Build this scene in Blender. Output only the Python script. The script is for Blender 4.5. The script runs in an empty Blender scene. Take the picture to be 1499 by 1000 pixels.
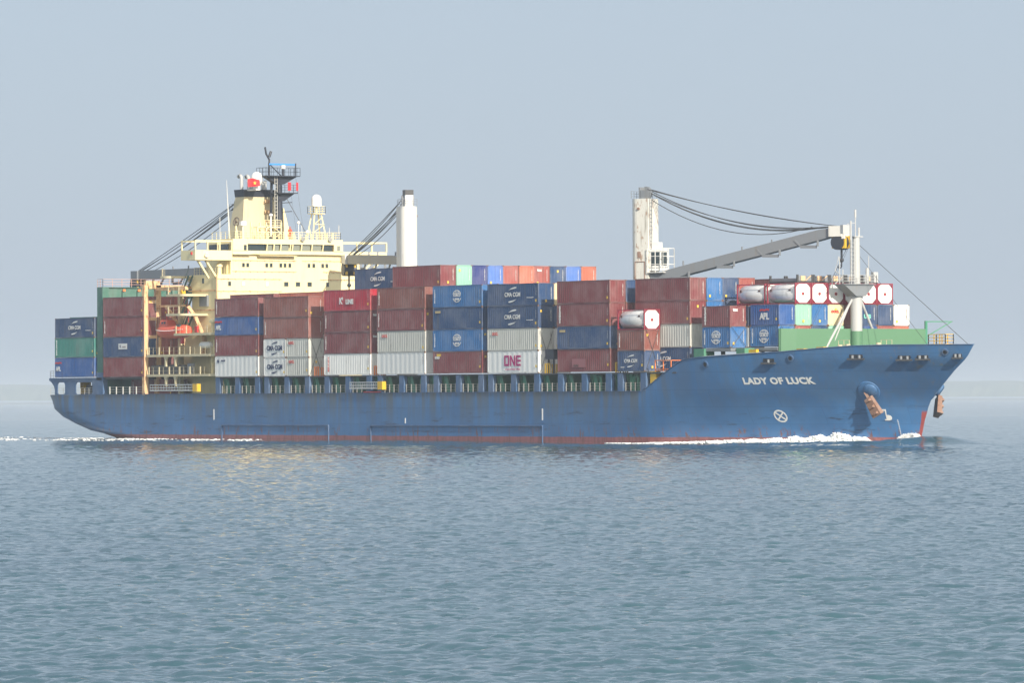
import bpy, math, random
import numpy as np
from mathutils import Vector, Matrix
R = math.radians
rnd = random.Random(7)
SC = bpy.context.scene
COL = SC.collection

# ------------------------------------------------------------------ camera
TH, FPX, Z0, CAMH, ROLL = R(57.32), 8352.0, 742.2, 5.3, R(0.245)
cam_d = bpy.data.cameras.new("camera"); cam = bpy.data.objects.new("camera", cam_d); COL.objects.link(cam)
CAM = Vector((math.sin(TH)*Z0, -16 - math.cos(TH)*Z0, CAMH))
cam.location = CAM
view = Vector((-math.sin(TH), math.cos(TH), 0))
PITCH = math.atan(85.44/FPX)
q = Matrix.Rotation(math.atan2(view.y, view.x) - math.pi/2, 4, 'Z') @ Matrix.Rotation(math.pi/2 + PITCH, 4, 'X') @ Matrix.Rotation(-ROLL, 4, 'Z')
cam.rotation_euler = q.to_euler()
cam_d.sensor_width = 36.0; cam_d.lens = 36.0*FPX/1499.0
cam_d.clip_start = 1.0; cam_d.clip_end = 60000
SC.camera = cam

# ------------------------------------------------------------------ sky, sun, exposure
SUN_EL, SUN_AZ = R(26), R(-6.5)          # azimuth from +X (ahead of the ship) towards starboard
world = bpy.data.worlds.new("World"); SC.world = world; world.use_nodes = True
wn = world.node_tree.nodes; wl = world.node_tree.links
bg = wn["Background"]; sky = wn.new("ShaderNodeTexSky"); sky.sky_type = 'NISHITA'; sky.sun_disc = False
sky.sun_elevation = SUN_EL; sky.sun_rotation = math.pi/2 - SUN_AZ
sky.air_density = 1.0; sky.dust_density = 1.5; sky.ozone_density = 2.0; sky.altitude = 0
SKYS = 0.13
hm = wn.new("ShaderNodeMix"); hm.data_type = 'RGBA'; hm.inputs[0].default_value = .86      # milky overcast veil over the clear sky
wl.new(sky.outputs[0], hm.inputs[6]); hm.inputs[7].default_value = (.402/SKYS, .478/SKYS, .585/SKYS, 1)
tcw = wn.new("ShaderNodeTexCoord"); dt = wn.new("ShaderNodeVectorMath"); dt.operation = 'DOT_PRODUCT'
wl.new(tcw.outputs["Generated"], dt.inputs[0]); dt.inputs[1].default_value = (math.cos(SUN_EL)*math.cos(SUN_AZ), math.cos(SUN_EL)*math.sin(SUN_AZ), math.sin(SUN_EL))
ml = wn.new("ShaderNodeMapRange"); ml.inputs[1].default_value = -.35; ml.inputs[2].default_value = 1.0; ml.inputs[3].default_value = 0; ml.inputs[4].default_value = 1
wl.new(dt.outputs["Value"], ml.inputs[0])                       # the veil is brighter and warmer on the sun's side
pw = wn.new("ShaderNodeMath"); pw.operation = 'POWER'; wl.new(ml.outputs[0], pw.inputs[0]); pw.inputs[1].default_value = 2.2
gm = wn.new("ShaderNodeMix"); gm.data_type = 'RGBA'; wl.new(pw.outputs[0], gm.inputs[0])
wl.new(hm.outputs[2], gm.inputs[6]); gm.inputs[7].default_value = (1.25/SKYS, 1.18/SKYS, 1.05/SKYS, 1)
wl.new(gm.outputs[2], bg.inputs[0]); bg.inputs[1].default_value = SKYS
sun_d = bpy.data.lights.new("sun", 'SUN'); sun_d.energy = 5.0; sun_d.angle = R(0.5); sun_d.color = (1, .90, .76)
sun = bpy.data.objects.new("sun", sun_d); COL.objects.link(sun)
sdir = Vector((math.cos(SUN_EL)*math.cos(SUN_AZ), math.cos(SUN_EL)*math.sin(SUN_AZ), math.sin(SUN_EL)))
sun.rotation_euler = sdir.to_track_quat('Z', 'Y').to_euler()
SC.view_settings.view_transform = 'Standard'; SC.view_settings.look = 'None'
SC.view_settings.exposure = 0.22; SC.view_settings.gamma = 1
SC.render.engine = 'CYCLES'

# ------------------------------------------------------------------ materials
MATS = {}
def newmat(name):
    m = bpy.data.materials.new(name); m.use_nodes = True; MATS[name] = m
    return m, m.node_tree.nodes, m.node_tree.links, m.node_tree.nodes["Principled BSDF"]
def N(nodes, t, **kw):
    n = nodes.new(t)
    for k, v in kw.items():
        if k in n.inputs: n.inputs[k].default_value = v
        else: setattr(n, k, v)
    return n
def mixc(nodes, links, fac, a, b, mode='MIX'):
    n = nodes.new("ShaderNodeMix"); n.data_type = 'RGBA'; n.blend_type = mode
    for sock, v in ((n.inputs[0], fac), (n.inputs[6], a), (n.inputs[7], b)):
        if isinstance(v, (int, float)): sock.default_value = v
        elif isinstance(v, tuple): sock.default_value = (*v[:3], 1)
        else: links.new(v, sock)
    return n.outputs[2]
def ramp(nodes, links, src, p0, p1, v0=0., v1=1.):
    n = nodes.new("ShaderNodeMapRange"); n.inputs[1].default_value = p0; n.inputs[2].default_value = p1
    n.inputs[3].default_value = v0; n.inputs[4].default_value = v1; n.interpolation_type = 'SMOOTHSTEP'
    links.new(src, n.inputs[0]); return n.outputs[0]
def noise(nodes, links, vec, scale, detail=3, rough=.55, st=(1, 1, 1), off=None):
    mp = nodes.new("ShaderNodeMapping"); mp.inputs[3].default_value = st
    links.new(vec, mp.inputs[0])
    if off is not None: links.new(off, mp.inputs[1])
    n = nodes.new("ShaderNodeTexNoise"); n.inputs["Scale"].default_value = scale
    n.inputs["Detail"].default_value = detail; n.inputs["Roughness"].default_value = rough
    links.new(mp.outputs[0], n.inputs[0]); return n.outputs[0]

def paint(name, color=None, rough=.5, rust=0.25, streak=.25, rustcol=(.20, .075, .03), dirt=(.10, .09, .075), metallic=0., fade=.2):
    """weathered steel paint; color None -> the object's own colour"""
    m, n, l, b = newmat(name)
    tc = n.new("ShaderNodeTexCoord"); geo = n.new("ShaderNodeNewGeometry")
    oi = n.new("ShaderNodeObjectInfo")
    rv = n.new("ShaderNodeVectorMath"); rv.operation = 'SCALE'
    cx = n.new("ShaderNodeCombineXYZ"); l.new(oi.outputs["Random"], cx.inputs[0]); l.new(oi.outputs["Random"], cx.inputs[1])
    l.new(cx.outputs[0], rv.inputs[0]); rv.inputs[3].default_value = 37.0
    pos = geo.outputs["Position"]
    base = oi.outputs["Color"] if color is None else color
    n1 = noise(n, l, pos, .35, 3, .6, (1, 1, 1), rv.outputs[0])
    c = mixc(n, l, ramp(n, l, n1, .35, .7, 0, fade), base, (.62, .6, .58))
    n2 = noise(n, l, pos, 1.6, 4, .65, (1, 1, .13), rv.outputs[0])
    c = mixc(n, l, ramp(n, l, n2, .5, .78, 0, streak*1.5), c, dirt)
    n3 = noise(n, l, pos, 2.2, 5, .7, (1, 1, .35), rv.outputs[0])
    c = mixc(n, l, ramp(n, l, n3, .76 - rust*.35, .84 - rust*.3, 0, .85), c, rustcol)
    l.new(c, b.inputs["Base Color"]); b.inputs["Roughness"].default_value = rough; b.inputs["Metallic"].default_value = metallic
    return m
paint("container_paint", None, .5, .24, .3, fade=.13)
paint("container_frame_paint", None, .55, .35, .3)
paint("casting_rust", (.17, .09, .06), .7, .5, .3, fade=0)
paint("reefer_paint", None, .5, .05, .12, dirt=(.3, .29, .26), fade=0)
paint("cream_paint", (.86, .76, .45), .5, .22, .22, rustcol=(.42, .2, .06), dirt=(.5, .42, .22), fade=0)
paint("dull_cream_paint", (.62, .55, .36), .55, .3, .25, rustcol=(.35, .14, .05), dirt=(.25, .22, .15), fade=0)
paint("rusty_cream_paint", (.74, .50, .28), .6, .7, .3, rustcol=(.42, .15, .05), dirt=(.3, .2, .1), fade=0)
paint("crane_white", (.74, .74, .70), .5, .28, .3, rustcol=(.33, .17, .08), dirt=(.3, .27, .22), fade=0)
paint("rusty_white", (.68, .68, .63), .55, .62, .6, rustcol=(.34, .20, .12), dirt=(.30, .28, .24), fade=0)
paint("clean_white", (.8, .8, .77), .45, .05, .08, dirt=(.45, .43, .38), fade=0)
paint("mast_grey", (.47, .48, .48), .5, .1, .15, dirt=(.35, .33, .3), fade=0)
paint("crane_grey", (.20, .22, .245), .5, .3, .35, rustcol=(.28, .15, .08), dirt=(.2, .18, .15), fade=0)
paint("ship_green", (.05, .25, .15), .5, .2, .25, fade=.1)
paint("breakwater_green", (.095, .225, .125), .55, .12, .15, dirt=(.09, .2, .11), fade=0)
paint("dark_green", (.02, .10, .085), .5, .25, .2, fade=.05)
paint("deck_blue", (.055, .125, .26), .5, .2, .3, rustcol=(.16, .08, .05), fade=.12)
paint("gantry_green", (.045, .16, .12), .5, .25, .25, fade=.15)
paint("grimy_rail", (.36, .36, .33), .6, .5, .4, fade=0)
paint("black_paint", (.018, .024, .04), .5, .05, .1, fade=.02)
paint("dark_steel", (.05, .052, .055), .5, .2, .2, fade=.02)
paint("yellow_paint", (.75, .47, .03), .5, .15, .2, fade=0)
paint("orange_paint", (.75, .22, .06), .5, .3, .1, fade=0)
paint("lifeboat_orange", (.68, .10, .05), .4, .03, .1, dirt=(.45, .15, .1), fade=0)
paint("red_paint", (.55, .03, .03), .5, .05, .1, fade=0)
paint("pink_rail", (.62, .38, .30), .6, .5, .1, fade=0)
paint("aluminium", (.55, .56, .55), .35, .05, .2, fade=0, metallic=.3)
paint("tank_silver", (.66, .67, .68), .3, .12, .25, metallic=.35, fade=0)
paint("tank_white", (.86, .86, .84), .45, .04, .06, fade=0)
paint("tank_frame_red", (.27, .022, .045), .5, .08, .1, fade=0)
paint("anchor_rust", (.27, .155, .11), .85, .5, .3, fade=.25)
paint("rope_steel", (.06, .06, .06), .6, .0, .0, fade=0)
paint("radar_blue", (.05, .28, .75), .4, 0, .05, fade=0)
paint("pale_rail", (.62, .62, .58), .5, .3, .1, fade=0)
def flat(name, c, rough=.5):
    m, n, l, b = newmat(name)
    b.inputs["Base Color"].default_value = (*c, 1); b.inputs["Roughness"].default_value = rough
flat("letter_white", (.8, .8, .78)); flat("letter_navy", (.02, .04, .12)); flat("letter_red", (.62, .03, .03))
flat("letter_magenta", (.42, .015, .16)); flat("letter_yellow", (.8, .55, .08)); flat("letter_brown", (.13, .06, .05))
flat("sticker_tan", (.55, .42, .2)); flat("glass", (.03, .045, .05), .08); flat("curtain_glass", (.22, .24, .2), .25)
flat("skin", (.35, .19, .12)); flat("coverall", (.72, .09, .03), .7); flat("flag_red", (.62, .02, .03), .7)
flat("letter_grey", (.42, .42, .42)); flat("letter_green", (.2, .6, .5)); flat("hole_black", (.01, .012, .018), .6); flat("ladder_pale", (.7, .7, .66))

# hull paint: blue topsides, red boot top, rust, streaks, scuffs
m, n, l, b = newmat("hull_paint")
geo = n.new("ShaderNodeNewGeometry"); pos = geo.outputs["Position"]
sep = n.new("ShaderNodeSeparateXYZ"); l.new(pos, sep.inputs[0]); z = sep.outputs[2]
na = noise(n, l, pos, .12, 4, .6)
c = mixc(n, l, ramp(n, l, na, .35, .65), (.060, .195, .43), (.046, .150, .345))
nv = noise(n, l, pos, .55, 5, .7, (1, 1, .05))                     # broad vertical streaks of old dirt
zf = ramp(n, l, z, 1.0, 7.0, 0.15, 1.0)
mu = n.new("ShaderNodeMath"); mu.operation = 'MULTIPLY'; l.new(ramp(n, l, nv, .36, .60), mu.inputs[0]); l.new(zf, mu.inputs[1])
mx_ = n.new('ShaderNodeMath'); mx_.operation = 'MULTIPLY'; l.new(mu.outputs[0], mx_.inputs[0]); l.new(ramp(n, l, sep.outputs[0], 40, 28, .25, 1), mx_.inputs[1]); mu = mx_
c = mixc(n, l, mu.outputs[0], c, (.115, .135, .15))
nb = noise(n, l, pos, .35, 6, .75, (.4, .4, 3.5))                  # horizontal scuff marks
zb = n.new("ShaderNodeMath"); zb.operation = 'MULTIPLY'; l.new(ramp(n, l, nb, .56, .66, 0, .8), zb.inputs[0]); l.new(ramp(n, l, z, 5.0, 3.0, 0, 1), zb.inputs[1])
c = mixc(n, l, zb.outputs[0], c, (.035, .05, .085))
nr = noise(n, l, pos, 1.5, 5, .7, (1, 1, .22))                     # rust runs just above the boot top
zr = n.new("ShaderNodeMath"); zr.operation = 'MULTIPLY'; l.new(ramp(n, l, nr, .54, .64, 0, .9), zr.inputs[0]); l.new(ramp(n, l, z, 2.4, .8, 0, 1), zr.inputs[1])
c = mixc(n, l, zr.outputs[0], c, (.20, .085, .065))
nd = noise(n, l, pos, 2.4, 4, .7, (1, 1, .12))                     # dark runs under the gunwale
zd = n.new("ShaderNodeMath"); zd.operation = 'MULTIPLY'; l.new(ramp(n, l, nd, .40, .62, .1, .65), zd.inputs[0]); l.new(ramp(n, l, z, 5.1, 6.4, 0, 1), zd.inputs[1])
zd2 = n.new('ShaderNodeMath'); zd2.operation = 'MULTIPLY'; l.new(zd.outputs[0], zd2.inputs[0]); l.new(ramp(n, l, sep.outputs[0], 31, 27, 0, 1), zd2.inputs[1])
c = mixc(n, l, zd2.outputs[0], c, (.10, .105, .10))
rs_ = noise(n, l, pos, .9, 4, .7, (1, 1, .08)); rr_ = n.new('ShaderNodeMath'); rr_.operation = 'MULTIPLY'; l.new(ramp(n, l, rs_, .58, .70, 0, .6), rr_.inputs[0]); l.new(ramp(n, l, sep.outputs[0], 66, 69, 0, 1), rr_.inputs[1])
c = mixc(n, l, rr_.outputs[0], c, (.20, .17, .13))
nw = n.new("ShaderNodeTexNoise"); nw.inputs["Scale"].default_value = .5; nw.inputs["Detail"].default_value = 5; l.new(pos, nw.inputs[0])
add = n.new("ShaderNodeMath"); add.operation = 'MULTIPLY_ADD'; l.new(nw.outputs[0], add.inputs[0]); add.inputs[1].default_value = .22; l.new(z, add.inputs[2])
redc = mixc(n, l, ramp(n, l, nr, .4, .65), (.34, .12, .125), (.20, .08, .075))
c = mixc(n, l, ramp(n, l, add.outputs[0], .66, .60), c, redc)
stm = n.new("ShaderNodeMath"); stm.operation = 'MULTIPLY_ADD'; l.new(z, stm.inputs[0]); stm.inputs[1].default_value = -.30; l.new(sep.outputs[0], stm.inputs[2])
sm = n.new("ShaderNodeMath"); sm.operation = 'MULTIPLY'; l.new(ramp(n, l, stm.outputs[0], 66.72, 66.82), sm.inputs[0]); l.new(ramp(n, l, z, 3.9, 3.4, 0, 1), sm.inputs[1])
c = mixc(n, l, sm.outputs[0], c, (.36, .07, .06))
stemf = n.new("ShaderNodeMath"); stemf.operation = 'MULTIPLY_ADD'
l.new(sep.outputs[0], stemf.inputs[0]); stemf.inputs[1].default_value = -.55; l.new(z, stemf.inputs[2])
cxz = n.new("ShaderNodeCombineXYZ"); l.new(sep.outputs[0], cxz.inputs[0]); l.new(z, cxz.inputs[1])
bk = n.new("ShaderNodeTexBrick"); bk.inputs["Scale"].default_value = 1.0; bk.inputs["Mortar Size"].default_value = .035; bk.inputs["Brick Width"].default_value = 9.5; bk.inputs["Row Height"].default_value = 2.15; bk.inputs["Mortar Smooth"].default_value = .3
bk.inputs["Color1"].default_value = (1, 1, 1, 1); bk.inputs["Color2"].default_value = (.90, .91, .92, 1); bk.inputs["Mortar"].default_value = (.72, .72, .74, 1); l.new(cxz.outputs[0], bk.inputs[0])
c = mixc(n, l, .75, c, bk.outputs[0], 'MULTIPLY')
l.new(c, b.inputs["Base Color"]); b.inputs["Roughness"].default_value = .42
bp = n.new("ShaderNodeBump"); bp.inputs["Strength"].default_value = .25; bp.inputs["Distance"].default_value = .15
l.new(noise(n, l, pos, .45, 3, .5, (1, 1, .8)), bp.inputs["Height"]); l.new(bp.outputs[0], b.inputs["Normal"])

# sea
m, n, l, b = newmat("sea_water")
geo = n.new("ShaderNodeNewGeometry"); pos = geo.outputs["Position"]
b.inputs["IOR"].default_value = 1.333; b.inputs["Roughness"].default_value = .10
at = n.new("ShaderNodeAttribute"); at.attribute_name = "foam"
fn = noise(n, l, pos, .9, 6, .7)
fm = n.new("ShaderNodeMath"); fm.operation = 'ADD'; l.new(at.outputs["Fac"], fm.inputs[0]); l.new(fn, fm.inputs[1])
ff = ramp(n, l, fm.outputs[0], 1.02, 1.16)
wc = mixc(n, l, ramp(n, l, noise(n, l, pos, .02, 3, .5), .35, .65), (.044, .102, .128), (.038, .090, .118))
l.new(mixc(n, l, ff, wc, (.8, .84, .85)), b.inputs["Base Color"])
rr = n.new("ShaderNodeMath"); rr.operation = 'MULTIPLY_ADD'; l.new(ff, rr.inputs[0]); rr.inputs[1].default_value = .6; rr.inputs[2].default_value = .07
l.new(rr.outputs[0], b.inputs["Roughness"])
bp = n.new("ShaderNodeBump"); bp.inputs["Strength"].default_value = .2; bp.inputs["Distance"].default_value = .03
l.new(noise(n, l, pos, 5.5, 4, .65), bp.inputs["Height"])
bp2 = n.new("ShaderNodeBump"); bp2.inputs["Strength"].default_value = .22; bp2.inputs["Distance"].default_value = .25
l.new(noise(n, l, pos, .8, 4, .65), bp2.inputs["Height"]); l.new(bp.outputs[0], bp2.inputs["Normal"])
l.new(bp2.outputs[0], b.inputs["Normal"])
m, n, l, b = newmat("foam_white")
b.inputs["Base Color"].default_value = (.86, .88, .88, 1); b.inputs["Roughness"].default_value = .8
m, n, l, b = newmat("woodland")
geo = n.new("ShaderNodeNewGeometry")
l.new(mixc(n, l, ramp(n, l, noise(n, l, geo.outputs["Position"], .02, 5, .6), .35, .7), (.04, .07, .03), (.09, .11, .05)), b.inputs["Base Color"]); b.inputs["Roughness"].default_value = .9
m, n, l, b = newmat("shore_sand"); b.inputs["Base Color"].default_value = (.07, .08, .07, 1); b.inputs["Roughness"].default_value = .9

# ------------------------------------------------------------------ mesh helpers
class MB:
    def __init__(s): s.v = []; s.f = []; s.m = []; s.mi = 0
    def quadbox(s, P):            # 8 corners: bottom 4 ccw, top 4
        o = len(s.v); s.v += [tuple(p) for p in P]
        s.f += [(o, o+3, o+2, o+1), (o+4, o+5, o+6, o+7), (o, o+1, o+5, o+4), (o+1, o+2, o+6, o+5), (o+2, o+3, o+7, o+6), (o+3, o, o+4, o+7)]
        s.m += [s.mi]*6; return s
    def box(s, x0, x1, y0, y1, z0, z1):
        return s.quadbox([(x0, y0, z0), (x1, y0, z0), (x1, y1, z0), (x0, y1, z0), (x0, y0, z1), (x1, y0, z1), (x1, y1, z1), (x0, y1, z1)])
    def beam(s, a, b, w, h=None, up=(0, 0, 1)):   # rectangular bar from a to b
        a, b = Vector(a), Vector(b); h = w if h is None else h
        d = (b-a).normalized(); u = Vector(up)
        if abs(d.dot(u)) > .98: u = Vector((1, 0, 0))
        sd = d.cross(u).normalized(); u = sd.cross(d).normalized()
        P = []
        for p in (a, b):
            P.append([p - sd*w/2 - u*h/2, p + sd*w/2 - u*h/2, p + sd*w/2 + u*h/2, p - sd*w/2 + u*h/2])
        return s.quadbox(P[0] + P[1])
    def tube(s, pts, r, n=8, cap=True):
        pts = [Vector(p) for p in pts]; o = len(s.v); rs = r if isinstance(r, (list, tuple)) else [r]*len(pts)
        d0 = (pts[1]-pts[0]).normalized(); u = Vector((0, 0, 1)) if abs(d0.z) < .9 else Vector((1, 0, 0))
        for i, p in enumerate(pts):
            d = ((pts[min(i+1, len(pts)-1)] - pts[max(i-1, 0)])).normalized()
            sd = d.cross(u)
            if sd.length < .05: sd = d.cross(Vector((0, 1, 0)))
            sd.normalize(); w = sd.cross(d)
            for k in range(n):
                a = 2*math.pi*k/n; s.v.append(tuple(p + (sd*math.cos(a) + w*math.sin(a))*rs[i]))
        for i in range(len(pts)-1):
            for k in range(n):
                k2 = (k+1) % n; s.f.append((o+i*n+k, o+i*n+k2, o+(i+1)*n+k2, o+(i+1)*n+k)); s.m.append(s.mi)
        if cap:
            s.f.append(tuple(o+k for k in range(n))[::-1]); s.f.append(tuple(o+(len(pts)-1)*n+k for k in range(n))); s.m += [s.mi]*2
        return s
    def prism(s, poly, axis, a0, a1):   # polygon in the two other axes extruded along axis
        o = len(s.v); k = len(poly)
        for a in (a0, a1):
            for p in poly:
                s.v.append({'x': (a, p[0], p[1]), 'y': (p[0], a, p[1]), 'z': (p[0], p[1], a)}[axis])
        s.f.append(tuple(range(o, o+k))[::-1]); s.f.append(tuple(range(o+k, o+2*k))); s.m += [s.mi]*2
        for i in range(k):
            j = (i+1) % k; s.f.append((o+i, o+j, o+k+j, o+k+i)); s.m.append(s.mi)
        return s
    def sphere(s, c, r, nu=12, nv=8, z0=-1., sc=(1, 1, 1)):
        o = len(s.v); a0 = math.asin(z0)
        for j in range(nv+1):
            a = a0 + (math.pi/2-a0)*j/nv
            for i in range(nu):
                t = 2*math.pi*i/nu
                s.v.append((c[0]+r*sc[0]*math.cos(a)*math.cos(t), c[1]+r*sc[1]*math.cos(a)*math.sin(t), c[2]+r*sc[2]*math.sin(a)))
        for j in range(nv):
            for i in range(nu):
                k = (i+1) % nu; s.f.append((o+j*nu+i, o+j*nu+k, o+(j+1)*nu+k, o+(j+1)*nu+i)); s.m.append(s.mi)
        return s
    def rail(s, pts, h=1.05, step=1.5, r=.03, bars=3):
        pts = [Vector(p) for p in pts]
        for a, b in zip(pts[:-1], pts[1:]):
            L = (b-a).length; k = max(1, round(L/step))
            for i in range(k+1):
                p = a.lerp(b, i/k); s.beam(p, p+Vector((0, 0, h)), r*1.6)
            for j in range(1, bars+1):
                zz = Vector((0, 0, h*j/bars)); s.beam(a+zz, b+zz, r*1.3)
        return s
    def ladder(s, a, b, w=(0, .45, 0)):
        a, b, w = Vector(a), Vector(b), Vector(w)
        s.beam(a, b, .06); s.beam(a+w, b+w, .06); k = int((b-a).length/.5)
        for i in range(1, k): p = a.lerp(b, i/k); s.beam(p, p+w, .04)
        return s
    def mesh(s, name, mats, smooth=False):
        me = bpy.data.meshes.new(name); me.from_pydata(s.v, [], s.f)
        for mn in (mats if isinstance(mats, (list, tuple)) else [mats]): me.materials.append(MATS[mn])
        me.polygons.foreach_set("material_index", s.m)
        if smooth: me.polygons.foreach_set("use_smooth", [True]*len(s.f))
        me.validate(); me.update(); return me
def link(name, data, parent=None, loc=(0, 0, 0), rot=(0, 0, 0), color=None):
    o = bpy.data.objects.new(name, data); COL.objects.link(o); o.location = loc; o.rotation_euler = rot
    if parent is not None: o.parent = parent
    if color: o.color = (*color, 1)
    return o
def part(name, mb, mat, parent, smooth=False, loc=(0, 0, 0), rot=(0, 0, 0), label=None):
    o = link(name, mb.mesh(name, mat, smooth), parent, loc, rot)
    if smooth:
        mod = o.modifiers.new("edges", 'EDGE_SPLIT'); mod.split_angle = R(35)
    if label: o["label"] = label
    return o
def tag(o, label, cat, group=None, kind=None):
    if label: o["label"] = label
    if cat: o["category"] = cat
    if group: o["group"] = group
    if kind: o["kind"] = kind
    return o

TXT = {}
def text_mesh(s, size, bold=0., spacing=1., xscale=1., shear=0., align='CENTER', mat="letter_white", vertical=False):
    key = (s, size, bold, spacing, xscale, shear, align, mat, vertical)
    if key in TXT: return TXT[key]
    cu = bpy.data.curves.new("lettering", 'FONT'); cu.body = "\n".join(s) if vertical else s
    cu.size = size; cu.offset = bold; cu.space_character = spacing; cu.align_x = align; cu.align_y = 'CENTER'
    cu.extrude = .008; cu.shear = shear; cu.resolution_u = 3; cu.space_line = .85
    ob = bpy.data.objects.new("lettering", cu); COL.objects.link(ob)
    dg = bpy.context.evaluated_depsgraph_get(); me = bpy.data.meshes.new_from_object(ob.evaluated_get(dg))
    bpy.data.objects.remove(ob); bpy.data.curves.remove(cu)
    if xscale != 1.:
        for v in me.vertices: v.co.x *= xscale
    me.materials.clear(); me.materials.append(MATS[mat]); me.name = "lettering"; TXT[key] = me
    return me
SIDE = (math.pi/2, 0, 0)                 # text facing starboard (-Y)
FRONT = (math.pi/2, 0, math.pi/2)        # text facing the bow (+X)

# ------------------------------------------------------------------ containers
CG = "shipping containers stacked on the deck"
H86, H96 = 2.591, 2.896
W = 2.438
_cm = {}
def corr(L, H, pitch, depth, side):
    """corrugated sheet with its flat margins, in the plane x(0..L), z(0..H); out = sign of the outward y"""
    mb = MB(); k = max(1, round(L/pitch)); p = L/k; xs = []
    for i in range(k):
        for f, d in ((0, 0), (.28, 0), (.5, 1), (.78, 1)): xs.append(((i+f)*p, d*depth))
    xs.append((L, 0)); o = 0
    for x, d in xs: mb.v += [(x, d, 0), (x, d, H)]
    for i in range(len(xs)-1): mb.f.append((2*i, 2*i+2, 2*i+3, 2*i+1)); mb.m.append(0)
    return mb
def meshes(L, H, kind):
    key = (L, H, kind)
    if key in _cm: return _cm[key]
    pm = "reefer_paint" if kind == 'reefer' else "container_paint"
    pitch, dep = (1.15, .02) if kind == 'reefer' else (.46, .055)
    if kind == 'ribbed': pitch, dep = .55, .07
    f = MB()
    for x in (0, L-.16):
        for y in (0, W-.16): f.box(x, x+.16, y, y+.16, 0, H)
        f.box(x+.01, x+.15, .16, W-.16, 0, .15); f.box(x+.01, x+.15, .16, W-.16, H-.12, H-.01)
    for y in (0.01, W-.13):
        f.box(.16, L-.16, y, y+.12, 0.005, .15); f.box(.16, L-.16, y, y+.12, H-.11, H-.01)
    fork = MB()
    f.mi = 1
    for x in (-.004, L-.174):
        for y in (-.004, W-.158):
            for zz in (-.004, H-.114): f.box(x, x+.178, y, y+.162, zz, zz+.118)
    frame = f.mesh("frame", ["container_frame_paint", "casting_rust"])
    s = corr(L-.32, H-.26, pitch, dep, 1); side = s.mesh("side_panel", pm)
    e = corr(W-.32, H-.27, .235 if kind != 'reefer' else .75, dep, 1); end = e.mesh("end_panel", pm)
    d = MB()
    d.box(0, .05, .16, W/2-.01, .15, H-.12); d.box(0, .05, W/2+.01, W-.16, .15, H-.12)
    for y in (.5, .95, W-.95, W-.5): d.tube([(-.04, y, .1), (-.04, y, H-.08)], .022, 6)
    door = d.mesh("door", pm)
    r = MB().box(.16, L-.16, .13, W-.13, H-.05, H-.02); roof = r.mesh("roof_panel", pm)
    fl = MB().box(.16, L-.16, .13, W-.13, .1, .14); floor = fl.mesh("floor", "dark_steel")
    cast = None
    _cm[key] = (frame, side, end, door, roof, floor, cast); return _cm[key]
def shade(c, f): return tuple(min(1, x*f) for x in c)
def container(x, row, z, L, H, col, label, kind='dry', group=CG):
    y = -16.22 + 2.5*row
    root = bpy.data.objects.new("shipping_container", None); COL.objects.link(root); root.empty_display_size = .5
    jx = rnd.uniform(-.05, .05); root.location = (x+jx, y+rnd.uniform(-.02, .02), z)
    tag(root, label, "container", group)
    fr, si, en, do, ro, fl, ca = meshes(L, H, kind)
    col = shade(col, rnd.uniform(.92, 1.08))
    link("frame", fr, root, color=shade(col, .85));
    link("side_panel", si, root, (.16, .02, .15), color=col)
    link("side_panel", si, root, (L-.16, W-.02, .15), (0, 0, math.pi), color=col)
    link("end_panel", en, root, (L-.02, .16, .15), (0, 0, math.pi/2), color=col)
    link("door", do, root, color=col); link("roof_panel", ro, root, color=shade(col, .8)); link("floor", fl, root)
    root["_L"] = L
    return root
def crescents(sc=1., mat="letter_white"):
    mb = MB()
    for sgn in (1, -1):
        outer, inner = [], []
        for i in range(11):
            t = i/10; a = R(150 - 95*t)
            outer.append((1.3*math.cos(a)+.2, .62*math.sin(a)+.62)); wd = .36*math.sin(math.pi*min(1, t*.8+.02))**1.1
            inner.append((outer[-1][0], outer[-1][1]-wd*(.35+.65*t)))
        poly = outer + inner[::-1][:-1]
        poly = [(sgn*a*sc, sgn*(b*.78+.16*a-.03)*sc) for a, b in poly]
        if sgn < 0: pass
        mb.prism(poly, 'z', -.008, .008)
    return mb.mesh("emblem", mat)
EMB = {}
def emblem(key, fn):
    if key not in EMB: EMB[key] = fn()
    return EMB[key]
def globe(sx, sy):
    mb = MB(); 
    def ring(rx, ry, w, a0=0, a1=360):
        k = 28; P = []
        for i in range(k+1):
            a = R(a0 + (a1-a0)*i/k); P.append((rx*math.cos(a)*sx, ry*math.sin(a)*sy, 0))
        for a, b in zip(P[:-1], P[1:]): mb.beam(a, b, w, .016, (0, 0, 1))
    ring(1, 1, .10, 20, 160); ring(1, 1, .10, 200, 340); ring(.5, 1, .06, 25, 155); ring(.5, 1, .06, 205, 335)
    mb.beam((0, .35*sy, 0), (0, sy, 0), .06, .016); mb.beam((-.88*sx, .5*sy, 0), (.88*sx, .5*sy, 0), .06, .016)
    mb.beam((-.8*sx, -.62*sy, 0), (.8*sx, -.62*sy, 0), .06, .016)
    return mb.mesh("emblem", "letter_white")
def put(root, me, x, z, name="lettering", front=False, y=-.035):
    L = root["_L"]
    if front: link(name, me, root, (L+.035, x, z), FRONT)
    else: link(name, me, root, (x, y, z), SIDE)
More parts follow.
